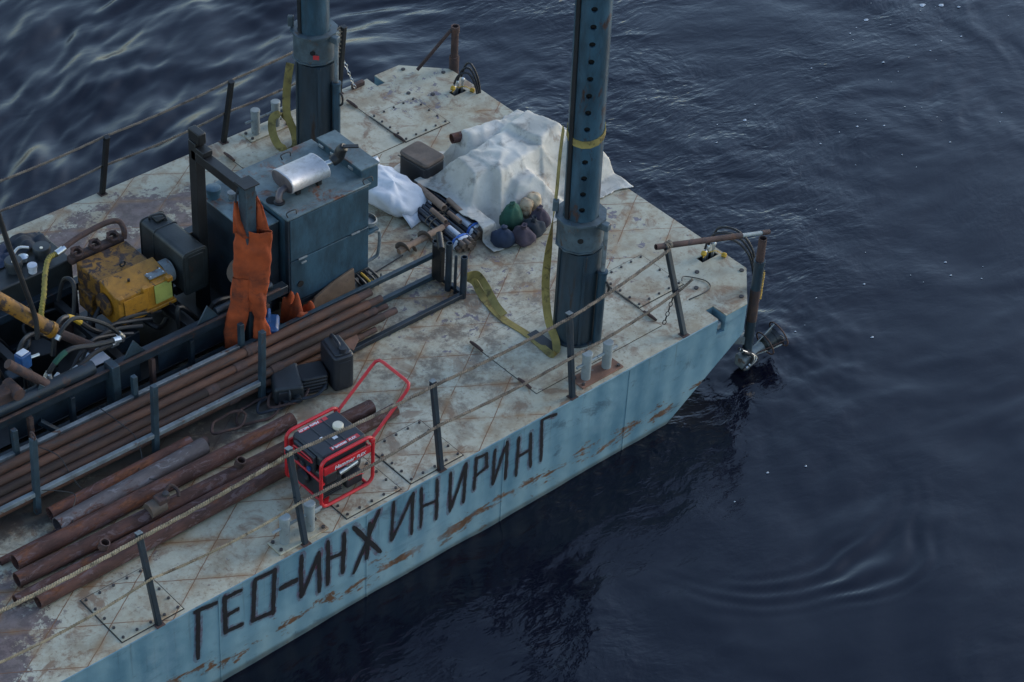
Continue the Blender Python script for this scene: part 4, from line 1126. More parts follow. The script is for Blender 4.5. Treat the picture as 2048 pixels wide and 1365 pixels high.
# hydraulic ram, hoses and valves at the left
rm_ = thing('hydraulic_ram', 'long yellow hydraulic ram slanting across the rig at the left', 'ram', (-7.2, 2.85, .3))
a0, a1 = Vector((.02, .25, 1.28)), Vector((.62, .0, .62)); a2 = Vector((.98, -.05, .28))
MB().cyl(a0, a1, .068, n=20).build('barrel', 'yellow_rusty', rm_)
MB().cyl(a1 - (a1 - a0).normalized() * .05, a1, .076, n=20).build('gland', 'yellow_paint', rm_)
MB().cyl(a1, a2, .045, n=16).build('rod_cover', 'rust_post', rm_)
MB().cyl((.0, -.25, .72), (.45, -.35, .22), .045, n=14).build('small_ram', 'rust_post', rm_)
tag(MB().tube(catmull([(-6.98, 2.9, 2.45), (-6.9, 2.9, 2.0), (-6.80, 2.88, 1.5), (-6.74, 2.86, 1.15), (-6.75, 2.84, .92)], 8), .024, 10).build('upright_hose', 'rubber'), 'stout black hose standing up past the yellow ram', 'hose')
vb = thing('valve_block', 'blue-painted valve block with a pale top beside the yellow ram', 'valve', (-6.98, 2.72, .82))
MB().box((0, 0, 0.05), (.12, .10, .16), .2).build('block', 'plastic_blue', vb, bevel=.012)
MB().box((0, 0, .137), (.09, .07, .012), .2).build('cap', 'tape_white', vb, bevel=.004)
MB().cyl((.06, -.01, .05), (.15, -.03, .06), .014, n=8).build('fitting', 'steel_bright', vb)
MB().cyl((0, 0, -.03), (0, 0, -.35), .02, n=8).build('stem', 'black_steel', vb)
def hose(pts, r, label, mat='rubber', fit=True, k=7, extra=None):
    o = thing('hydraulic_hose', label, 'hose', pts[0], group='hydraulic hoses on the rig')
    P = [Vector(p) - Vector(pts[0]) for p in pts]
    C_ = catmull(P, k)
    MB().tube(C_, r, 8).build('hose_body', mat, o)
    if fit:
        for a, b2 in ((C_[0], C_[2]), (C_[-1], C_[-3])):
            MB().cyl(a - (b2 - a) * .25, a + (b2 - a) * 1.1, r * 1.35, n=10).build('fitting', 'steel_bright', o)
    if extra:
        i0, i1 = int(len(C_) * extra[0]), int(len(C_) * extra[1])
        MB().tube(C_[i0:i1 + 1], r * 1.12, 8).build('marker_sleeve', extra[2], o)
    return o
hose([(-6.62, 2.72, .93), (-6.5, 2.75, 1.02), (-6.35, 2.78, 1.0), (-6.1, 2.75, .82), (-5.95, 2.72, .62)], .02, 'black hydraulic hose arching below the yellow engine')
hose([(-6.82, 2.62, .66), (-6.72, 2.60, .80), (-6.55, 2.62, .84), (-6.30, 2.62, .76), (-6.05, 2.62, .70)], .024, 'hydraulic hose with a green marker sleeve', extra=(.22, .42, 'cloth_green'))
hose([(-6.55, 2.95, .55), (-6.45, 3.0, .82), (-6.28, 3.05, .80), (-6.05, 3.0, .55), (-5.85, 2.9, .5)], .026, 'thick black hose with a yellow marker sleeve', fit=False, extra=(.45, .62, 'yellow_plain'))
hose([(-6.62, 2.56, .63), (-6.45, 2.62, .62), (-6.25, 2.7, .60), (-6.0, 2.75, .55)], .022, 'short black hose with a bright steel fitting on the near rail')
hose([(-6.95, 2.95, .55), (-6.8, 3.05, .75), (-6.6, 3.15, .7), (-6.4, 3.2, .5)], .024, 'black hose looping under the yellow ram', fit=False)
hose([(-6.1, 3.3, .55), (-6.02, 3.38, .85), (-6.05, 3.5, .85), (-6.1, 3.55, .6)], .022, 'upright hose loop left of the yellow engine', fit=False)
hose([(-7.25, 2.75, .6), (-7.2, 2.85, .9), (-7.15, 2.95, .8), (-7.05, 3.0, .5)], .02, 'black hose loop at the left picture edge', fit=False)
for i in range(5):
    x = -6.5 + i * .13
    hose([(x, 2.72 + .05 * i, .50), (x + .15, 2.78 + .04 * i, .60 + .03 * (i % 2)), (x + .35, 2.82 + .03 * i, .58), (x + .6, 2.78 + .04 * i, .50)], .02, ('leftmost', 'second', 'middle', 'fourth', 'rightmost')[i] + ' hose of the tangled bundle under the yellow engine', fit=False)
fv = thing('hydraulic_valve', 'cluster of bright pipe fittings on a dark valve body at the near rail', 'valve', (-6.92, 2.55, .60))
MB().cyl((-.12, 0, .02), (.16, .01, .03), .045, n=14).build('valve_body', 'black_steel', fv)
for x, h in ((-.02, .12), (.05, .08), (.1, .1)):
    MB().cyl((x, .0, .05), (x, .01, h + .02), .018, n=8).build('fitting', 'steel_bright', fv)
MB().cyl((.12, .0, .05), (.2, .03, .07), .02, n=8).build('fitting', 'steel_bright', fv)
MB().cyl((.30, .01, .03), (.40, .03, .045), .022, n=8).build('fitting', 'steel_bright', fv)
pv = thing('pivot_bracket', 'rusty pivot bracket with a round pin at the left picture edge', 'bracket', (-7.22, 2.55, .56))
MB().span((-.16, -.06, 0), (.05, .08, .24)).build('bracket_body', 'rust_post', pv, bevel=.012)
MB().cyl((.02, -.10, .20), (.02, .1, .20), .06, n=16).build('pin', 'rust_post', pv)
MB().bar((-.45, .12, .32), (-.05, .12, .36), .1, .07).build('arm', 'yellow_rusty', pv, bevel=.006)
tag(MB().span((-6.35, 2.66, .475), (-6.12, 2.86, .487)).build('pale_plate', 'tape_white', bevel=.003), 'pale scrap plate lying among the hoses', 'plate')

# orange coverall hung on the portal frame
def loft(b, secs, n=28):
    """secs: (cx, cy, cz, half width u, half depth v, yaw)"""
    b0 = len(b.v)
    for cx, cy, cz, hu, hv, ya in secs:
        for j in range(n):
            g = 2 * math.pi * j / n; c, s_ = math.cos(g), math.sin(g)
            pu, pv_ = hu * c, hv * math.copysign(abs(s_) ** .8, s_)
            b.v.append((cx + pu * math.cos(ya) - pv_ * math.sin(ya), cy + pu * math.sin(ya) + pv_ * math.cos(ya), cz))
    for i in range(len(secs) - 1):
        for j in range(n):
            b.f.append((b0 + i * n + j, b0 + i * n + (j + 1) % n, b0 + (i + 1) * n + (j + 1) % n, b0 + (i + 1) * n + j))
    return b
def dense(keys, k=7):
    K = [np.array(q, float) for q in keys]; out = []
    for i in range(len(K) - 1):
        for j in range(k): t_ = j / k; t_ = t_ * t_ * (3 - 2 * t_); out.append(K[i] * (1 - t_) + K[i + 1] * t_)
    out.append(K[-1]); return out
YU = R(-43)
cv = thing('coverall', 'grubby orange bib overalls hanging from the dark goalpost frame', 'clothing', (-4.87, 2.36, 0), YU)
def folds(me, amp, seed):
    n = len(me.vertices); co = np.empty(n * 3); me.vertices.foreach_get('co', co); co = co.reshape(-1, 3)
    nx = np.empty(n * 3); me.vertex_normals.foreach_get('vector', nx); nx = nx.reshape(-1, 3)
    d = fbm(co[:, 0] * 11 + co[:, 1] * 5 + 40 + co[:, 2] * 1.5, co[:, 2] * 2.6 + 40, seed, 3) + .6 * fbm(co[:, 0] * 6 + 20, co[:, 2] * 9 + 20, seed + 7, 2)
    co += nx * (d * amp)[:, None]; me.vertices.foreach_set('co', co.ravel()); me.update(); return me
b = loft(MB(), dense([(.125, .05, 1.53, .175, .045, -.10), (.12, .05, 1.36, .175, .05, -.06), (.10, .03, 1.10, .168, .05, 0), (.085, .02, .90, .172, .05, 0), (.07, .0, .74, .165, .05, 0), (.06, 0, .62, .12, .022, 0)], 9), 44)
o = link('body', folds(b.mesh('body', 60), .034, 5), 'orange_cloth', cv)
sdm = o.modifiers.new('thick', 'SOLIDIFY'); sdm.thickness = .006
b = loft(MB(), dense([(.02, .01, 1.0, .085, .03, 0), (.0, .0, .80, .098, .056, 0), (-.025, -.01, .60, .10, .056, 0), (-.06, -.02, .35, .09, .045, .1), (-.085, -.03, .04, .09, .03, .1)], 10), 36)
link('leg', folds(b.mesh('leg', 60), .032, 9), 'orange_cloth', cv)
b = loft(MB(), dense([(.15, .02, 1.0, .075, .03, 0), (.155, .02, .82, .085, .056, 0), (.165, .03, .66, .08, .052, 0), (.17, .02, .52, .065, .045, 0), (.19, .0, .42, .09, .055, .2), (.20, -.02, .34, .10, .05, .2)], 9), 36)
link('leg', folds(b.mesh('leg', 60), .036, 12), 'orange_cloth', cv)
b = loft(MB(), [(-.079, -.030, .185, .098, .042, .1), (-.077, -.030, .21, .098, .043, .1)]); b.build('reflective_band', 'can_grey', cv)
# bib flaps running up to the post
def flap(pts_l, pts_r, name):
    b = MB(); n = len(pts_l); m = 8
    for i in range(n):
        for j in range(m):
            t_ = j / (m - 1); p = Vector(pts_l[i]).lerp(Vector(pts_r[i]), t_); p.y += .02 * math.sin(t_ * 7 + i) ; b.v.append(tuple(p))
    b.f += [(i * m + j, (i + 1) * m + j, (i + 1) * m + j + 1, i * m + j + 1) for i in range(n - 1) for j in range(m - 1)]
    o = b.build(name, 'orange_cloth', cv, smooth=60); q = o.modifiers.new('thick', 'SOLIDIFY'); q.thickness = .006
flap([(-.05, .02, 1.50), (-.055, .05, 1.66), (-.045, .09, 1.80)], [(.10, .0, 1.46), (.02, .04, 1.62), (-.01, .09, 1.80)], 'bib_flap')
flap([(.12, .10, 1.46), (.13, .10, 1.62), (.15, .12, 1.76), (.155, .13, 1.84)], [(.285, .07, 1.46), (.245, .09, 1.62), (.21, .11, 1.76), (.165, .13, 1.85)], 'bib_flap')
MB().tube([(.157, .13, 1.83), (.15, .13, 1.9), (.12, .12, 1.95)], .006, 6).build('strap', 'cloth_dark', cv)
MB().tube([(-.03, .09, 1.79), (-.02, .1, 1.88), (.0, .1, 1.95)], .010, 6).build('strap', 'cloth_dark', cv)

# ------------------------------------------------------------------ pipe rack with drill rods
rk = thing('pipe_rack', 'long dark steel rack lying along the deck full of drill rods', 'rack', (-7.9, 1.8, 0))
def rl(x): return x + 7.9
for x, zt, dx in ((-5.06, .80, .03), (-6.25, .78, .03), (-7.50, .84, .04), (-8.75, .8, .0)):
    MB().bar((rl(x), 0, 0), (rl(x) + dx, .01, zt), .055, .055, (0, 1, 0)).build('upright', 'rack_paint', rk, bevel=.004)
    MB().bar((rl(x) + .09, .43, 0), (rl(x) + .09, .43, zt * .74), .05, .05, (0, 1, 0)).build('upright', 'rack_paint', rk, bevel=.004)
    MB().bar((rl(x) + .02, .02, .12), (rl(x) + .09, .42, .12), .045, .045).build('cross_bar', 'rack_paint', rk, bevel=.004)
MB().bar((rl(-9.6), .0, .24), (rl(-5.08), .0, .22), .045, .045).build('rail', 'grey_steel', rk, bevel=.004)
MB().bar((rl(-9.6), .43, .37), (rl(-5.0), .43, .33), .045, .045).build('rail', 'grey_steel', rk, bevel=.004)
MB().bar((rl(-5.0), .43, .31), (rl(-2.60), .43, .30), .045, .05).build('rail', 'rack_paint', rk, bevel=.004)
MB().bar((rl(-5.0), .02, .04), (rl(-2.56), .02, .035), .05, .05).build('rail', 'dark_blue', rk, bevel=.004)
MB().bar((rl(-5.0), .43, .04), (rl(-2.56), .43, .035), .05, .05).build('rail', 'rack_paint', rk, bevel=.004)
MB().bar((rl(-2.575), .05, .035), (rl(-2.575), .40, .035), .045, .045).build('cross_bar', 'dark_blue', rk, bevel=.004)
for x, y, h in ((-2.58, .02, .50), (-2.60, .12, .46), (-2.62, .20, .58), (-2.60, .43, .46)):
    MB().pipe((rl(x), y, .0), (rl(x), y, h), .034 if y != .12 else .016, .026 if y != .12 else .01, 12).build('end_upright', 'dark_blue', rk)
MB().span((rl(-2.66), .28, .05), (rl(-2.60), .41, .46)).build('end_plate', 'black_steel', rk, bevel=.01)
MB().cyl((rl(-2.68), .25, .50), (rl(-2.56), .43, .53), .035, n=12).build('end_roller', 'black_steel', rk)
ring_ = [Vector((rl(-7.46), .01 + .035 * math.cos(g), .87 + .035 * math.sin(g))) for g in [2 * math.pi * k / 14 for k in range(15)]]
MB().tube(ring_, .010, 6, caps=False).build('hook_ring', 'rust_post', rk)
rods = [(2.135, .345, -3.50, .048, 'uppermost rusty drill rod in the rack, next to the far rail'), (2.055, .285, -3.43, .045, 'drill rod in the second row of the rack'),
        (1.972, .25, -3.56, .046, 'drill rod in the middle of the rack'), (1.892, .215, -3.38, .043, 'drill rod in the fourth row of the rack'),
        (1.855, .14, -3.66, .036, 'lowest drill rod along the near rail of the rack'), (2.10, .215, -3.55, .038, 'drill rod beneath the uppermost rod'),
        (1.95, .175, -3.60, .038, 'drill rod lying at the bottom of the rack'), (2.03, .18, -3.38, .036, 'short-jointed drill rod sticking out of the rack end')]
for i, (y, z, xe, r, lab) in enumerate(rods):
    o = thing('drill_rod', lab, 'drill rod', (-9.8, y, z), group='drill rods in the rack')
    ln = xe + 9.8; dz = -.05
    m_ = 'rod_rust'
    MB().pipe((0, 0, .02), (ln - .16, .0, .02 + dz), r, r * .7, 16).build('rod_body', m_, o)
    MB().pipe((ln - .16, 0, .02 + dz), (ln, .0, .02 + dz), r * .82, r * .5, 14).build('pin_end', 'rust_post', o)
    jx = ln - 1.5 - .25 * (i % 3)
    MB().pipe((jx, 0, .02 + dz * .8), (jx + .12, .0, .02 + dz * .82), r * 1.14, r * .9, 16).build('tool_joint', 'rust_post', o)
# wires trailing over the rods
for pts, lab in (([(-6.55, 2.22, .42), (-6.50, 2.0, .38), (-6.42, 1.85, .25), (-6.45, 1.72, .1), (-6.55, 1.62, .11), (-6.6, 1.5, .12), (-6.5, 1.38, .12)], 'thin black wire looped over the rods near the middle upright'),
                 ([(-7.25, 2.1, .42), (-7.15, 1.95, .36), (-7.12, 1.82, .2), (-7.05, 1.72, .06), (-6.9, 1.66, .11)], 'thin black wire trailing over the rods at the left'),
                 ([(-7.45, 1.78, .25), (-7.3, 1.72, .2), (-7.2, 1.65, .14), (-7.35, 1.48, .13), (-7.4, 1.36, .12)], 'thin dark wire running from the left upright onto the loose pipes')):
    tag(MB().tube(catmull(pts, 8), .005, 5).build('wire', 'rubber'), lab, 'wire')

# ------------------------------------------------------------------ loose casing pipes on deck
loose = [((-7.46, 1.66), (-5.96, 1.67), .062, 'pipe_rust', 'short purple-brown pipe nearest the rack'), ((-7.50, 1.475), (-5.90, 1.535), .080, 'pipe_grey', 'fat greyish pipe with patchy rust beside the rack'),
         ((-8.02, 1.33), (-5.06, 1.33), .074, 'pipe_rust', 'long rusty pipe ending behind the red generator'), ((-8.12, 1.14), (-4.37, 1.03), .070, 'pipe_rust', 'long rusty pipe with a coupling that runs under the generator'),
         ((-8.25, .96), (-5.6, .97), .050, 'pipe_rust', 'thin rusty pipe under the pale rope'), ((-8.12, .82), (-4.22, .865), .063, 'pipe_rust', 'outermost rusty pipe nearest the deck edge'),
         ((-8.10, 1.445), (-6.9, 1.44), .035, 'pipe_rust', 'thin rusty pipe end poking out at far left'), ((-6.2, 1.62), (-5.83, 1.60), .05, 'rust_post', 'dark pipe stub under the end of the greyish pipe')]
for a, c2, r, m_, lab in loose:
    a, c2 = Vector((a[0], a[1], r + .002)), Vector((c2[0], c2[1], r + .002))
    d = c2 - a
    o = MB().pipe((0, 0, 0), (d.length, 0, 0), r, r * .88, 28).build('loose_pipe', m_)
    o.location = a; o.rotation_euler = (0, 0, math.atan2(d.y, d.x))
    tag(o, lab, 'pipe', 'loose pipes on the deck')
for x, y, z, lab in ((-5.85, 1.08, .138, 'small dark ring standing on the pipe left of the generator'), (-7.36, .98, .115, 'small dark ring on the pipes below the pale rope')):
    tag(MB().pipe((x, y, z), (x + .015, y - .02, z + .07), .047, .036, 18).build('pipe_coupling', 'rust_post'), lab, 'coupling', 'loose couplings on the pipes')
cl = thing('pipe_clamp', 'dark clamp with a bent hook sitting on the loose pipes', 'clamp', (-6.72, 1.08, .11))
MB().cyl((-.10, 0, .04), (.06, .0, .05), .075, n=14).build('clamp_body', 'box_brown', cl)
MB().span((-.02, -.06, .08), (.09, .05, .14)).build('clamp_lug', 'rust_post', cl, bevel=.01)
MB().lathe([(.03, 0), (.036, .02), (.03, .05), (0, .055)], 12, (.08, -.01, .11)).build('clamp_bolt', 'bolt', cl)
MB().tube(catmull([(.08, .03, .10), (.17, .06, .14), (.22, .02, .10), (.2, -.03, .06)], 6), .018, 8).build('hook', 'rust_post', cl)

# ------------------------------------------------------------------ red-framed generator
g_ = thing('generator', 'red-framed portable generator with black tank and raised handle', 'generator', (-5.55, .27, 0))
GL, GD, GH = .58, .50, .58
def rloop(y, name='side_frame'):
    r = .075; P = []
    for cx, cz, a0 in ((GL - r, GH - r, 0), (r, GH - r, 90), (r, .03 + r, 180), (GL - r, .03 + r, 270)):
        for i in range(6):
            g = R(a0 + 90 * i / 5); P.append((cx + r * math.cos(g), y, cz + r * math.sin(g)))
    P.append(P[0])
    return MB().tube(P, .017, 10, caps=False).build(name, 'red_paint', g_)
rloop(0); rloop(GD)
for x, z in ((.06, .03), (GL - .06, .03), (.03, .30), (GL - .03, .45)):
    MB().cyl((x, 0, z), (x, GD, z), .014, n=10).build('cross_tube', 'red_paint', g_)
MB().bar((.05, 0, .04), (GL - .05, GD, .04), .04, .01).build('base_strap', 'red_paint', g_)
# fuel tank: pressed steel, rounded, with a raised rim
tk = MB().span((.035, .03, .44), (GL - .03, GD - .03, .575)).build('fuel_tank', 'plastic_black', g_, bevel=.035)
MB().span((.05, .045, .566), (GL - .05, GD - .045, .583)).build('tank_crown', 'plastic_black', tk, bevel=.012)
for x in (.20, .34):
    MB().span((x, .05, .583), (x + .012, GD - .05, .588)).build('pressed_ridge', 'plastic_black', tk, bevel=.004)
MB().lathe([(.048, .583), (.05, .592), (.05, .612), (.044, .62), (0, .622)], 20, (.40, .27, 0)).build('filler_cap', 'cap_cream', tk)
MB().lathe([(.022, .583), (.022, .592), (0, .593)], 14, (.19, .23, 0)).build('fuel_gauge', 'tape_white', tk)
MB().span((.27, .16, .584), (.315, .19, .59)).build('warning_label', 'tape_white', tk)
MB().span((.09, .41, .5835), (.40, .455, .5855)).build('label_strip', 'red_print', tk)
MB().span((.17, .055, .5835), (.48, .10, .5855)).build('label_strip', 'red_print', tk)
# side panel in red, engine block, alternator, airbox, exhaust
MB().span((.03, -.012, .40), (GL - .03, .012, .485)).build('side_panel', 'red_paint', g_, bevel=.006)
MB().span((.03, GD - .012, .40), (GL - .03, GD + .012, .485)).build('side_panel', 'red_paint', g_, bevel=.006)
MB().span((.04, .05, .06), (.28, .42, .38)).build('engine_block', 'plastic_black', g_, bevel=.03)
MB().cyl((.28, .25, .20), (.52, .25, .20), .14, n=24).build('alternator', 'plastic_black', g_)
MB().lathe([(.14, 0), (.12, .03), (0, .035)], 24, (.52, .25, .2), (1, 0, 0)).build('alternator_cap', 'can_grey', g_)
for i in range(6):
    MB().span((.045, .035, .09 + i * .024), (.26, .052, .099 + i * .024)).build('cooling_fin', 'can_grey', g_)
for i in range(3):
    MB().cyl((-.004, .16 + i * .09, .40), (-.02, .16 + i * .09, .40), .026, n=14).build('socket', 'can_grey' if i else 'plastic_blue', g_)
MB().span((.32, .04, .05), (.50, .16, .18)).build('battery', 'plastic_black', g_, bevel=.012)
MB().span((.06, .02, .24), (.20, .06, .37)).build('airbox', 'plastic_black', g_, bevel=.02)
MB().lathe([(.07, 0), (.078, .02), (.07, .05), (0, .05)], 20, (.03, .27, .22), (-1, 0, 0)).build('recoil_starter', 'plastic_black', g_)
MB().cyl((.22, .03, .31), (.42, .03, .34), .028, n=12).build('carburettor', 'steel_bright', g_)
MB().cyl((.30, .025, .35), (.50, .03, .375), .018, n=10).build('air_pipe', 'grey_steel', g_)
MB().span((.255, .012, .29), (.33, .03, .33)).build('fuel_cock', 'cloth_green', g_, bevel=.006)
MB().span((.05, .008, .385), (.13, .014, .399)).build('maker_badge', 'white_print', g_)
MB().span((.0, .10, .38), (.035, .40, .56)).build('end_shroud', 'plastic_black', g_, bevel=.012)
ring_ = [(-.006, .14, .52), (-.006, .36, .52), (-.006, .385, .49), (-.006, .36, .44), (-.006, .34, .47), (-.006, .14, .49), (-.006, .12, .50), (-.006, .14, .52)]
MB().tube(catmull(ring_, 3), .008, 6).build('shroud_trim', 'red_paint', g_)
MB().tube(catmull([(.33, .03, .16), (.38, .0, .20), (.45, .0, .19), (.5, .03, .14)], 5), .005, 5).build('wiring', 'red_paint', g_)
hd = []
for y, s_ in ((0, 1), (GD, -1)):
    MB().box((GL - .012, y, .53), (.05, .05, .05)).build('handle_hinge', 'red_paint', g_, bevel=.012)
hp = [(GL - .01, .01, .53), (GL + .20, .012, .71), (GL + .37, .014, .86)]
c_ = [(GL + .41, .02, .895), (GL + .435, .045, .915), (GL + .44, .10, .92), (GL + .44, GD - .10, .92), (GL + .435, GD - .045, .915), (GL + .41, GD - .02, .895)]
hq = [(GL + .37, GD - .014, .86), (GL + .20, GD - .012, .71), (GL - .01, GD - .01, .53)]
MB().tube(hp + c_ + hq, .016, 10).build('handle', 'red_paint', g_)
MB().cyl((-.02, 0, .03), (-.10, 0, .03), .016, n=10).build('frame_stub', 'bollard', g_)
for x in (.08, GL - .08):
    for y in (.02, GD - .02):
        MB().cyl((x, y, 0), (x, y, .02), .022, n=12).build('rubber_foot', 'rubber', g_)
def text_part(txt, size, mat, parent, loc, rot_, name='lettering', shear=0.2):
    cu = bpy.data.curves.new('txt', 'FONT'); cu.body = txt; cu.size = size; cu.extrude = .0006; cu.shear = shear; cu.resolution_u = 2; cu.offset = size * .02
    tmp = bpy.data.objects.new('txt', cu); COL.objects.link(tmp)
    me = bpy.data.meshes.new_from_object(tmp.evaluated_get(bpy.context.evaluated_depsgraph_get()))
    bpy.data.objects.remove(tmp); bpy.data.curves.remove(cu)
    me.materials.clear(); o = link(name, me, mat, parent); o.location = loc; o.rotation_euler = rot_
    return o
text_part('Hammer', .062, 'white_print', g_, (.14, -.0135, .42), (R(90), 0, 0))
text_part('FLEX', .046, 'white_print', g_, (.385, -.0135, .42), (R(90), 0, 0))
text_part('Hammer', .046, 'white_print', tk, (.18, .062, .5862), (0, 0, 0))
text_part('FLEX', .036, 'white_print', tk, (.365, .062, .5862), (0, 0, 0))
text_part('Hammer', .046, 'white_print', tk, (.31, .445, .5862), (0, 0, math.pi))
text_part('FLEX', .036, 'white_print', tk, (.17, .445, .5862), (0, 0, math.pi))

# ------------------------------------------------------------------ cans and dark clutter beside the rack
jc = thing('jerrycan', 'black plastic jerrycan standing upright at the end of the rods', 'jerrycan', (-4.33, 1.60, 0), R(-12))
jb = MB(); jb.prism(rrect(-.105, -.165, .105, .165, .04), 2, .0, .40); jb.build('body', 'plastic_black', jc, bevel=.02)
MB().prism(rrect(-.085, -.145, .085, .145, .035), 2, .395, .425).build('shoulder', 'plastic_black', jc, bevel=.012)
MB().tube(catmull([(.0, .13, .42), (0, .10, .465), (0, -.03, .465), (0, -.06, .42)], 5), .017, 8).build('handle', 'plastic_black', jc)
MB().lathe([(.03, .42), (.03, .45), (.036, .452), (.036, .478), (0, .48)], 16, (.0, -.12, 0)).build('cap', 'plastic_black', jc)
MB().span((.104, -.09, .05), (.107, -.08, .36)).build('level_strip', 'tape_white', jc)
MB().span((-.06, -.1695, .06), (.06, -.1645, .34)).build('pressed_panel', 'plastic_black', jc, bevel=.004)
lc = thing('jerrycan', 'grimy grey jerrycan lying on its side under the rods', 'jerrycan', (-4.83, 1.72, .0), R(-28))
MB().prism(rrect(-.14, .002, .14, .20, .04), 1, -.15, .22).build('body', 'can_grey', lc, bevel=.02)
MB().prism(rrect(-.10, .04, .02, .16, .02), 1, -.162, -.151).build('base_recess', 'plastic_black', lc, bevel=.006)
MB().cyl((.08, -.15, .08), (.08, -.20, .08), .033, n=14).build('cap', 'can_grey', lc)
MB().tube(catmull([(.0, -.15, .17), (0, -.19, .15), (0, -.19, .07), (0, -.15, .05)], 4), .012, 6).build('handle', 'can_grey', lc)
pl = thing('pallet_stack', 'dark lumpy stack of folded black sheeting between the two jerrycans', 'sheeting', (-4.58, 1.70, 0), R(-20))
for i in range(5):
    me = MB().prism(rrect(-.16 + .01 * i, -.14, .15, .13 - .008 * i, .04), 2, .004 + i * .038, .04 + i * .038).mesh('fold', 40)
    link('fold', me, 'rubber', pl, bevel=.014)
bc = thing('blue_canister', 'blue plastic canister wedged between coverall and rods', 'canister', (-4.60, 2.30, .0), R(-40))
MB().prism(rrect(-.10, -.12, .10, .12, .03), 2, .0, .40).build('body', 'plastic_blue', bc, bevel=.03)
MB().lathe([(.035, .39), (.035, .43), (.045, .432), (.045, .46), (0, .462)], 16, (-.04, -.05, 0)).build('cap', 'plastic_blue', bc)
MB().tube(catmull([(.0, .10, .38), (0, .08, .47), (0, -.0, .47), (0, -.02, .40)], 5), .018, 8).build('handle', 'plastic_blue', bc)
rag('orange_jacket', -4.22, 2.37, .02, .40, .28, 'orange_cloth', 'crumpled orange garment lying behind the drill rods', 'clothing', amp=.30, seed=21, n=34)
tag(MB().prism([(-.0, 0), (.56, .0), (.58, .30), (.30, .26), (.08, .20), (.0, .10)], 1, 0, .03).build('scrap_board', 'plank', bevel=.004), 'brown scrap board propped against the foot of the machinery box', 'board')
bo = bpy.data.objects['scrap_board']; bo.location = (-3.98, 2.44, .03); bo.rotation_euler = (R(-10), 0, R(2))
for i, (x, y) in enumerate(((-3.93, 2.34), (-3.86, 2.35))):
    o = MB().span((-.02, -.02, 0), (.02, .02, .22 - i * .05)).build('steel_offcut', 'dark_blue', bevel=.004)
    o.location = (x, y, .002); tag(o, 'taller dark offcut standing before the scrap board' if i == 0 else 'shorter dark offcut standing before the scrap board', 'offcut')
sc_ = MB().prism([(0, 0), (.13, .02), (.19, .09), (.15, .16), (.05, .15), (.0, .08)], 2, 0, .006).build('shovel_blade', 'rust_plate', bevel=.002)
sc_.location = (-4.02, 1.74, .10); sc_.rotation_euler = (R(18), R(-14), R(20)); tag(sc_, 'bent rusty blade lying on the rack rail by the jerrycan', 'blade')
for i in range(5):
    r0 = .12 + .05 * rnd.random(); cx, cy = -5.2 + .17 * i * (1 if i < 4 else -.5), 1.62 + .05 * rnd.random()
    pts = [(cx + r0 * 1.5 * math.cos(g) + .02 * math.sin(3 * g), cy + r0 * .8 * math.sin(g), .02 + .012 * (k % 3) + .012 * i) for k, g in enumerate([2 * math.pi * k / 12 for k in range(13)])]
    tag(MB().tube(catmull(pts, 3), .014, 6).build('old_rope_coil', 'cloth_dark' if i % 2 else 'rust_post'), ('leftmost', 'second', 'third', 'rightmost', 'topmost')[i] + ' dirty rope coil lying in the shadow under the rods', 'rope', 'old rope coils under the rack')

# ------------------------------------------------------------------ auger bit on deck
au = thing('auger_bit', 'short earth auger with worn flights lying on the deck', 'auger', (-2.68, 2.70, .085), R(2))
MB().cyl((0, 0, 0), (.60, 0, .02), .034, n=14).build('stem', 'cardboard', au)
MB().cyl((.60, 0, .02), (.68, 0, .023), .024, n=6).build('hex_shank', 'rust_post', au)
for i, x in enumerate((.02, .17, .32, .40)):
    fl_ = MB(); n = 9
    vs_ = []
    for j in range(n):
        g = R(-10 + 200 * j / (n - 1)) + (math.pi if i % 2 else 0)
        for rr_ in (.034, .085 if 0 < j < n - 1 else .07):
            vs_.append((x + .07 * j / (n - 1), rr_ * math.cos(g), .005 + rr_ * math.sin(g)))
    fl_.add(vs_, [(2 * j, 2 * j + 1, 2 * j + 3, 2 * j + 2) for j in range(n - 1)])
    fo = fl_.build('flight', 'box_brown', au); q = fo.modifiers.new('thick', 'SOLIDIFY'); q.thickness = .006
tag(MB().cyl((-3.28, 2.62, .012), (-2.66, 2.66, .05), .008, n=8).build('thin_rod', 'black_steel'), 'thin dark rod running from the box to the auger', 'rod')

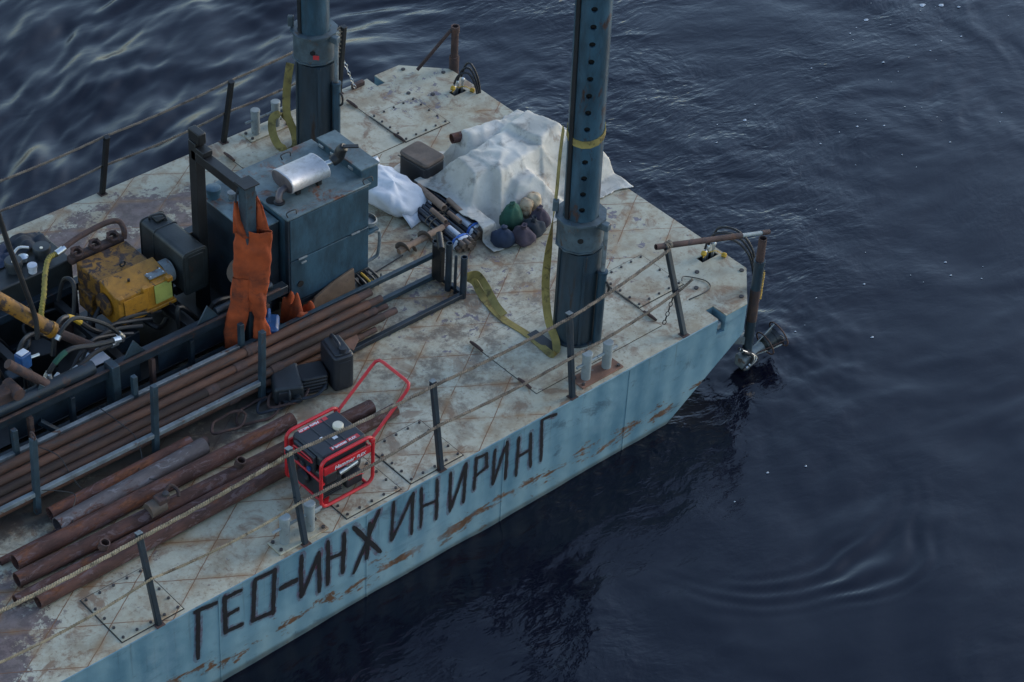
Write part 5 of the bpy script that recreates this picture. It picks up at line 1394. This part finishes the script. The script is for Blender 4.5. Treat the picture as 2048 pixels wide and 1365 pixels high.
# ------------------------------------------------------------------ core-tube bundles
def bundle(a, c2, z, label, n_t=6, seed=0):
    r_ = random.Random(seed)
    a, c2 = Vector((*a, 0)), Vector((*c2, 0)); d = c2 - a; Ln = d.length
    o = thing('core_tube_bundle', label, 'tube bundle', (a.x, a.y, z), math.atan2(d.y, d.x), group='bundles of core tubes')
    pos = [(-.085, .028), (-.028, .028), (.028, .028), (.085, .028), (-.055, .076), (.0, .078), (.055, .076)]
    for i, (y, zz_) in enumerate(pos):
        e0 = r_.uniform(0, .05); e1 = Ln - r_.uniform(0, .06)
        MB().cyl((e0, y, zz_), (e1, y * 1.05, zz_), .030, n=14).build('tube', 'tube_black', o)
    # tape wraps round the ends, a strip of pale film on one tube
    prof = [(-.118, .0), (.118, .0), (.118, .04), (.09, .09), (.03, .112), (-.03, .112), (-.09, .09), (-.118, .04)]
    for x0, x1, m_, s_ in ((.02, .055, 'tape_blue', 1.03), (.06, .10, 'tape_white', 1.02), (Ln - .13, Ln - .10, 'tape_blue', 1.03), (Ln - .095, Ln - .06, 'tape_white', 1.02)):
        me = MB().prism([(y * s_, .002 + z_ * s_) for y, z_ in prof], 0, x0, x1).mesh('wrap', 0); link('wrap', me, m_, o, bevel=.01)
    sy_ = -.055 if seed == 1 else .0
    MB().pipe((Ln - .36, sy_, .0775), (Ln - .14, sy_, .0775), .0335, .031, 14).build('film_strip', 'tape_white', o)
    for i, (y, zz_) in enumerate(pos):
        MB().cyl((Ln - .07, y, zz_), (Ln + .0 + .02 * (i % 3), y, zz_), .031, n=12).build('tube_cap', 'box_brown', o)
    for x0 in (Ln * .45, Ln * .52):
        pts = [(x0, .120 * math.cos(g), .055 + .062 * math.sin(g)) for g in [2 * math.pi * k / 16 for k in range(17)]]
        MB().tube(pts, .006, 5, caps=False).build('tie', 'rope', o)
    return o
bundle((-1.74, 3.47), (-1.78, 2.44), .004, 'bundle of black core tubes against the tarpaulin', 6, 1)
bundle((-1.98, 3.40), (-2.04, 2.38), .004, 'bundle of black core tubes nearer the machinery box', 6, 2)
for (x0, y0, x1, y1, z, r, lab) in ((-1.87, 3.38, -1.90, 2.92, .15, .038, 'fat brown paper tube lying on the core bundles'), (-1.76, 3.02, -1.79, 2.78, .14, .026, 'short tan tube on the bundle beside the tarpaulin'),
                                    (-2.01, 2.99, -2.03, 2.74, .14, .026, 'short tan tube on the bundle nearer the box'), (-1.89, 2.86, -1.90, 2.66, .125, .024, 'short brown tube between the two bundles')):
    tag(MB().pipe((x0, y0, z), (x1, y1, z), r, r * .8, 16).build('paper_tube', 'cardboard'), lab, 'tube', 'paper tubes on the core bundles')

# ------------------------------------------------------------------ sacks, bags, case
def blob_mesh(name, f, nu=36, nv=22):
    b = MB()
    for i in range(nv + 1):
        ph = math.pi * i / nv
        for j in range(nu):
            th = 2 * math.pi * j / nu
            b.v.append(f(th, ph))
    b.f += [(i * nu + j, i * nu + (j + 1) % nu, (i + 1) * nu + (j + 1) % nu, (i + 1) * nu + j) for i in range(nv) for j in range(nu)]
    me = b.mesh(name, 0); me.polygons.foreach_set('use_smooth', [True] * len(me.polygons)); return me
sk = thing('white_sack', 'white woven sack slumped beside the machinery box', 'sack', (-2.13, 3.47, 0), R(-76))
def sackf(th, ph):
    c, s_ = math.cos(th), math.sin(th); rp = math.sin(ph) ** .55
    x = .36 * rp * math.copysign(abs(c) ** .6, c); y = .245 * rp * math.copysign(abs(s_) ** .6, s_)
    x *= 1 + .12 * (1 if s_ > 0 else -1) * abs(s_); z = .13 + .125 * math.copysign(abs(math.cos(ph)) ** .6, math.cos(ph))
    z = .004 + (z - .004) * (1 - .40 * max(0, x / .36)) ; return (x, y, max(z, .004))
me = blob_mesh('body', sackf, 56, 34); crumple(me, .06, 7, 31); link('body', me, 'sack', sk)
nk = MB().lathe([(.05, 0), (.045, .04), (.06, .10), (.075, .17), (.07, .20), (0, .19)], 18, (-.30, .08, .14), (-.5, .25, .9)).mesh('gathered_neck', 60); crumple(nk, .05, 14, 33); link('gathered_neck', nk, 'sack', sk)
hm = MB(); n = 16
for j in range(n):
    t_ = j / (n - 1); yy = -.24 + .48 * t_; w0 = .012 * math.sin(t_ * 21)
    hm.v += [(.24, yy * .82, .12 - .02 * abs(t_ - .5)), (.36, yy * .95, .05 + w0), (.43, yy * 1.04 , .012 + abs(w0) * .6)]
hm.f += [(3 * j + k, 3 * j + 3 + k, 3 * j + 4 + k, 3 * j + 1 + k) for j in range(n - 1) for k in range(2)]
o = hm.build('hem', 'sack', sk, smooth=60); q = o.modifiers.new('thick', 'SOLIDIFY'); q.thickness = .005
cs = thing('equipment_case', 'brown soft equipment case standing behind the white sack', 'case', (-1.60, 3.64, 0), R(6))
MB().prism(rrect(-.15, -.20, .15, .20, .05), 2, .002, .27).build('body', 'plastic_black', cs, bevel=.02)
MB().prism(rrect(-.155, -.205, .155, .205, .055), 2, .265, .315).build('lid', 'box_brown', cs, bevel=.022)
MB().tube([(-.157, -.2, .262), (-.157, .2, .262)], .006, 5).build('zip', 'black_steel', cs)
def bag(x, y, r, h, mat, label, seed, rot_=0, lean=0):
    o = thing('tied_bag', label, 'bag', (x, y, 0), rot_, group='small tied sample bags')
    def f(th, ph):
        t_ = (1 - math.cos(ph)) / 2
        prof = max(0.0, math.sin(ph)) ** .5 * (1.0 - .45 * t_ ** 2)
        w = 1 + .10 * math.sin(th * 5 + seed) * t_ + .06 * math.sin(th * 2 + seed)
        return (r * prof * w * math.cos(th) + lean * t_ * h, r * prof * w * math.sin(th), .004 + h * .82 * t_)
    me = blob_mesh('body', f, 28, 16); crumple(me, .04, 9, seed); link('body', me, mat, o)
    nk = MB().lathe([(.034, 0), (.024, .02), (.028, .035), (.033, .05), (.02, .052), (0, .04)], 12, (lean * h, 0, h * .78)).mesh('tied_neck', 60); crumple(nk, .03, 22, seed + 1); link('tied_neck', nk, mat, o)
bag(-1.68, 2.24, .125, .22, 'cloth_blue', 'navy tied bag, leftmost in the row before the tarpaulin', 41)
bag(-1.51, 2.13, .135, .22, 'cloth_plum', 'plum-grey tied bag at the front of the row', 43, 1)
bag(-1.33, 2.17, .125, .22, 'cloth_dark', 'charcoal tied bag right of the plum one', 47, 2)
bag(-1.18, 2.25, .12, .23, 'cloth_plum', 'dark purplish bag at the right end of the row', 53, 3)
bag(-1.44, 2.40, .13, .34, 'cloth_green', 'dark green tied bag standing above the others', 59, 4)
for x, y, z, r, lab in ((-1.22, 2.42, .21, .07, 'pale sandy lump wrapped beside the green bag'), (-1.10, 2.42, .23, .075, 'orange-topped pale lump behind the purplish bag')):
    me = blob_mesh('stone', lambda th, ph: (r * math.sin(ph) ** .6 * math.cos(th), r * math.sin(ph) ** .6 * math.sin(th), r * 1.1 * math.copysign(abs(math.cos(ph)) ** .5, math.cos(ph))), 18, 12)
    crumple(me, .03, 12, int(x * -100))
    cs_ = thing('core_sample', lab, 'sample', (x, y, 0))
    link('wrapped_top', me, 'cloth_beige', cs_, loc=(0, 0, z - .05))
    MB().cyl((0, 0, .004), (0, 0, z - .1), .06, n=12).build('wrapped_base', 'cloth_beige', cs_)

# ------------------------------------------------------------------ tarpaulin over the pile: a small cloth simulation
def pile_height(X, Y):
    def blk(cx, cy, hx, hy, h, ang, sl):
        c, s_ = math.cos(ang), math.sin(ang); u = (X - cx) * c + (Y - cy) * s_; v = -(X - cx) * s_ + (Y - cy) * c
        d = np.maximum(np.abs(u) - hx, np.abs(v) - hy)
        return np.clip(h - np.maximum(d, 0) * sl, 0, None)
    H = blk(-.85, 3.04, .46, .22, .43, .12, 1.7)
    H = np.maximum(H, blk(-.50, 3.12, .16, .20, .50, .2, 1.5))
    H = np.maximum(H, blk(-1.36, 3.06, .12, .16, .41, -.1, 1.6))
    H = np.maximum(H, blk(-1.05, 2.66, .10, .05, .31, -.15, 1.1))
    H = np.maximum(H, blk(-.20, 2.88, .05, .18, .36, .1, 2.0))
    H = np.maximum(H, blk(-.12, 2.70, .05, .10, .30, .1, 1.6))
    H = np.maximum(H, blk(-.72, 3.45, .40, .06, .40, -.16, 2.4))
    H = np.where((X > -1.86) & (X < -1.64) & (Y > 2.4) & (Y < 3.5), np.maximum(H, .13), H)
    return np.where(X > .0, np.maximum(H, -.6 - 0 * X), H)
def drape(x0, x1, y0, y1, nx, ny, steps=140, seed=0):
    X, Y = np.meshgrid(np.linspace(x0, x1, nx), np.linspace(y0, y1, ny), indexing='ij')
    P = np.stack([X * .97 - .03 + .06 * fbm(X * 1.5 + 7, Y * 1.5 + 3, seed, 2), Y * .97 + .09 + .10 * fbm(X * 1.5 + 1, Y * 1.5 + 9, seed + 3, 2), .62 + .22 * fbm(X * 3.2 + 5, Y * 3.2 + 5, seed + 5, 3)], -1)
    rest0 = (x1 - x0) / (nx - 1); rest1 = (y1 - y0) / (ny - 1); dg_ = math.hypot(rest0, rest1)
    V = np.zeros_like(P); dt = .02
    def con(A, B, rest, k):
        d = P[B] - P[A]; ln = np.linalg.norm(d, axis=-1, keepdims=True) + 1e-9
        cr = d * ((ln - rest) / ln) * .5 * k
        P[A] += cr; P[B] -= cr
    def sl(a, b): return slice(a, b)
    for st in range(steps):
        old = P.copy()
        V[..., 2] -= 9.8 * dt; V *= .965; P += V * dt
        for it in range(7):
            for off in (0, 1):
                ea = (nx - off) // 2 * 2
                con((slice(off, off + ea, 2), slice(None)), (slice(off + 1, off + ea, 2), slice(None)), rest0, 1.0)
                eb = (ny - off) // 2 * 2
                con((slice(None), slice(off, off + eb, 2)), (slice(None), slice(off + 1, off + eb, 2)), rest1, 1.0)
            con((slice(0, nx - 1, 2), slice(0, ny - 1, 2)), (slice(1, nx, 2), slice(1, ny, 2)), dg_, .5)
            con((slice(1, nx, 2), slice(0, ny - 1, 2)), (slice(0, nx - 1, 2), slice(1, ny, 2)), dg_, .5)
            con((slice(0, nx - 2), slice(None)), (slice(2, nx), slice(None)), rest0 * 2, .12)
            con((slice(None), slice(0, ny - 2)), (slice(None), slice(2, ny)), rest1 * 2, .12)
            H = pile_height(P[..., 0], P[..., 1]) + .012
            hit = P[..., 2] < H
            P[..., 2] = np.where(hit, H, P[..., 2])
            fr = np.where(hit, .35, 0)[..., None]
            P[..., :2] = P[..., :2] * (1 - fr) + old[..., :2] * fr
        V = (P - old) / dt
    return P
NXc, NYc = 128, 118
TP = drape(-1.92, .15, 2.02, 4.06, NXc, NYc, 130, 4)
ca, cb_ = TP[..., 0], TP[..., 1]
cw = fbm(ca * 1.5 + 3, cb_ * 1.5 + 8, 91, 2) * .5
crs = np.abs(fbm(ca * 4.5 + cw + 12, cb_ * 3.2 - cw + 31, 92, 2, .45))
cr2 = np.abs(fbm(ca * 2.4 - cb_ * 2.0 + 52, cb_ * 2.6 + ca * 1.2 + 11, 95, 2, .5))
TP[..., 2] += np.clip(.14 - crs * 1.0, 0, 1) ** 1.4 * .16 + np.clip(.16 - cr2 * .8, 0, 1) ** 1.4 * .26 * np.clip(TP[..., 2] * 4, .15, 1)
TP[..., 2] += fbm(ca * 3 + 5, cb_ * 3 + 5, 97, 3) * .03 * np.clip(TP[..., 2] * 4, 0, 1)
b = MB(); b.add(TP.reshape(-1, 3).tolist(), [(i * NYc + j, (i + 1) * NYc + j, (i + 1) * NYc + j + 1, i * NYc + j + 1) for i in range(NXc - 1) for j in range(NYc - 1)])
tp = b.build('tarpaulin', 'tarp', smooth=50)
q = tp.modifiers.new('soften', 'SMOOTH'); q.iterations = 2; q.factor = .5
q = tp.modifiers.new('thick', 'SOLIDIFY'); q.thickness = .004; q.offset = 1
tag(tp, 'grubby white tarpaulin draped over a pile near the bow', 'tarpaulin')
tag(MB().pipe((-1.23, 3.60, .36), (-.6, 3.47, .345), .055, .047, 24).build('covered_pipe', 'pipe_rust'), 'rust-red pipe end poking out on top of the tarpaulin', 'pipe')

# ------------------------------------------------------------------ bow corner drives, hoses and couplings
def corner_hoses(x, y, sgn, label):
    o = thing('hydraulic_coupling', label, 'coupling', (x, y, 0), group='hydraulic couplings in the deck pockets')
    for i, (dx, dy) in enumerate(((-.06, .0), (.0, .02), (.05, -.01))):
        MB().cyl((dx, dy, -.10), (dx + .01, dy, .08 + .03 * i), .016, n=10).build('quick_coupler', 'steel_bright', o)
        MB().lathe([(.022, 0), (.022, .03), (.015, .04)], 10, (dx + .01, dy, .05 + .03 * i)).build('sleeve', 'steel_bright', o)
    ex = .24 if sgn < 0 else .12; ey = -.38 if sgn < 0 else -.18
    for i in range(3):
        MB().tube(catmull([(-.05 + .05 * i, .01, .10 + .03 * i), (-.01 + .05 * i, -.02, .22 + .05 * i), (ex * .6 + .02 * i, ey * .5, .24 + .05 * i), (ex + .02 * i, ey * .9, .08 + .03 * i), (ex + .05 + .01 * i, ey * 1.1, -.25)], 7), .0125, 8).build('hose', 'rubber', o)
    for j, (px, py) in enumerate(((-.10, -.02), (.10, -.12))):
        MB().lathe([(.024, 0), (.028, .01), (.028, .035), (.02, .045), (0, .045)], 12, (px, py, .06 if j == 0 else .006), (.6, .3, .5)).build('dust_cap', 'yellow_plain', o)
        MB().tube(catmull([(px, py, .03), (px * .4 + .03, py * .5 + .02, .05), (.0, .0, .04)], 5), .005, 5).build('cap_tether', 'yellow_plain', o)
    return o
corner_hoses(-.16, .80, -1, 'hydraulic couplings with yellow dust caps in the near bow pocket')
corner_hoses(-.22, 4.67, 1, 'hydraulic couplings with yellow dust caps in the far bow pocket')
dr = thing('corner_drive', 'steerable drive on a rusty-topped pipe at the near bow corner', 'drive unit', (-.15, .13, 0))
MB().pipe((0, 0, -1.12), (0, 0, .32), .052, .042, 20).build('outer_column', 'casing_paint', dr)
MB().pipe((0, 0, .20), (0, 0, .615), .042, .034, 20).build('inner_column', 'rust_post', dr)
MB().pipe((0, 0, .28), (0, 0, .34), .06, .045, 20).build('column_clamp', 'casing_paint', dr)
MB().pipe((0, 0, -.42), (0, 0, -.02), .0535, .05, 20).build('rust_sleeve', 'rust_post', dr)
spr = [Vector((.065 + .012 * math.cos(i * 1.3), -.02 + .012 * math.sin(i * 1.3), .18 - i * .0040)) for i in range(90)]
MB().tube(spr, .0045, 5).build('spiral_cable', 'yellow_plain', dr)
# mounting shoe under the bow and the drive head with its ring guard
MB().bar((-.22, .12, -.62), (.03, .02, -.70), .09, .10).build('mount_arm', 'grey_steel', dr, bevel=.01)
MB().span((-.10, -.07, -1.0), (.08, .07, -.86)).build('gear_head', 'grey_steel', dr, bevel=.02)
for i in range(5):
    MB().tube(catmull([(-.12, .02 - .02 * i, -.75), (-.02 + .02 * i, -.10, -.82 - .02 * i), (-.06 - .02 * i, -.10, -.95)], 5), .016, 8).build('hose', 'steel_bright' if i % 2 else 'rubber', dr)
ax = Vector((.93, -.12, .30)).normalized()
hc = Vector((.08, 0, -.90))
MB().cyl(hc, hc + ax * .22, .055, .05, n=18).build('drive_neck', 'bollard', dr)
MB().lathe([(.05, 0), (.085, .03), (.09, .14), (.06, .17), (0, .175)], 20, hc + ax * .14, ax).build('propeller_pod', 'tank_black', dr)
MB().lathe([(.03, 0), (.09, .005), (.098, .05), (.05, .06)], 20, hc + ax * .28, ax).build('propeller_hub', 'plastic_black', dr)
s1 = ax.orthogonal().normalized(); s2 = ax.cross(s1)
for k in range(3):
    g = 2.1 * k; e = s1 * math.cos(g) + s2 * math.sin(g); tn = ax.cross(e)
    MB().add([tuple(hc + ax * .30 + e * .05), tuple(hc + ax * .32 + e * .115 + tn * .06), tuple(hc + ax * .34 + e * .125 - tn * .03), tuple(hc + ax * .33 + e * .05 - tn * .04)], [(0, 1, 2, 3)]).build('blade', 'plastic_black', dr).modifiers.new('thick', 'SOLIDIFY').thickness = .008
for dd, rr_ in ((.18, .135), (.36, .145)):
    c0 = hc + ax * dd
    MB().tube([c0 + (s1 * math.cos(g) + s2 * math.sin(g)) * rr_ for g in [2 * math.pi * k / 28 for k in range(29)]], .0085, 6, caps=False).build('guard_ring', 'rust_post', dr)
for k in range(4):
    g = .5 + math.pi / 2 * k; e = s1 * math.cos(g) + s2 * math.sin(g)
    MB().cyl(hc + ax * .02 + e * .05, hc + ax * .36 + e * .145, .007, n=6).build('guard_rod', 'rust_post' if k % 2 else 'bollard', dr)
rp = thing('corner_post', 'rusty pipe post at the far bow corner', 'post', (.045, 5.05, 0))
MB().pipe((.0, 0, -1.1), (0, 0, .50), .042, .034, 16).build('outer_column', 'rust_post', rp)
MB().pipe((.0, 0, -.3), (0, 0, .16), .056, .043, 16).build('column_clamp', 'rust_post', rp)
MB().pipe((.0, 0, .47), (0, 0, .55), .05, .036, 16).build('top_ferrule', 'rust_post', rp)
# stiff wire loop on the bow deck
wl_ = [(-.72, .62, .05), (-.64, .68, .03), (-.55, .62, .012), (-.49, .50, .012), (-.53, .40, .012), (-.66, .38, .012), (-.84, .395, .012)]
tag(MB().tube(catmull(wl_, 8), .006, 6).build('wire_loop', 'rubber'), 'stiff dark wire curled on the pale bow deck', 'wire')
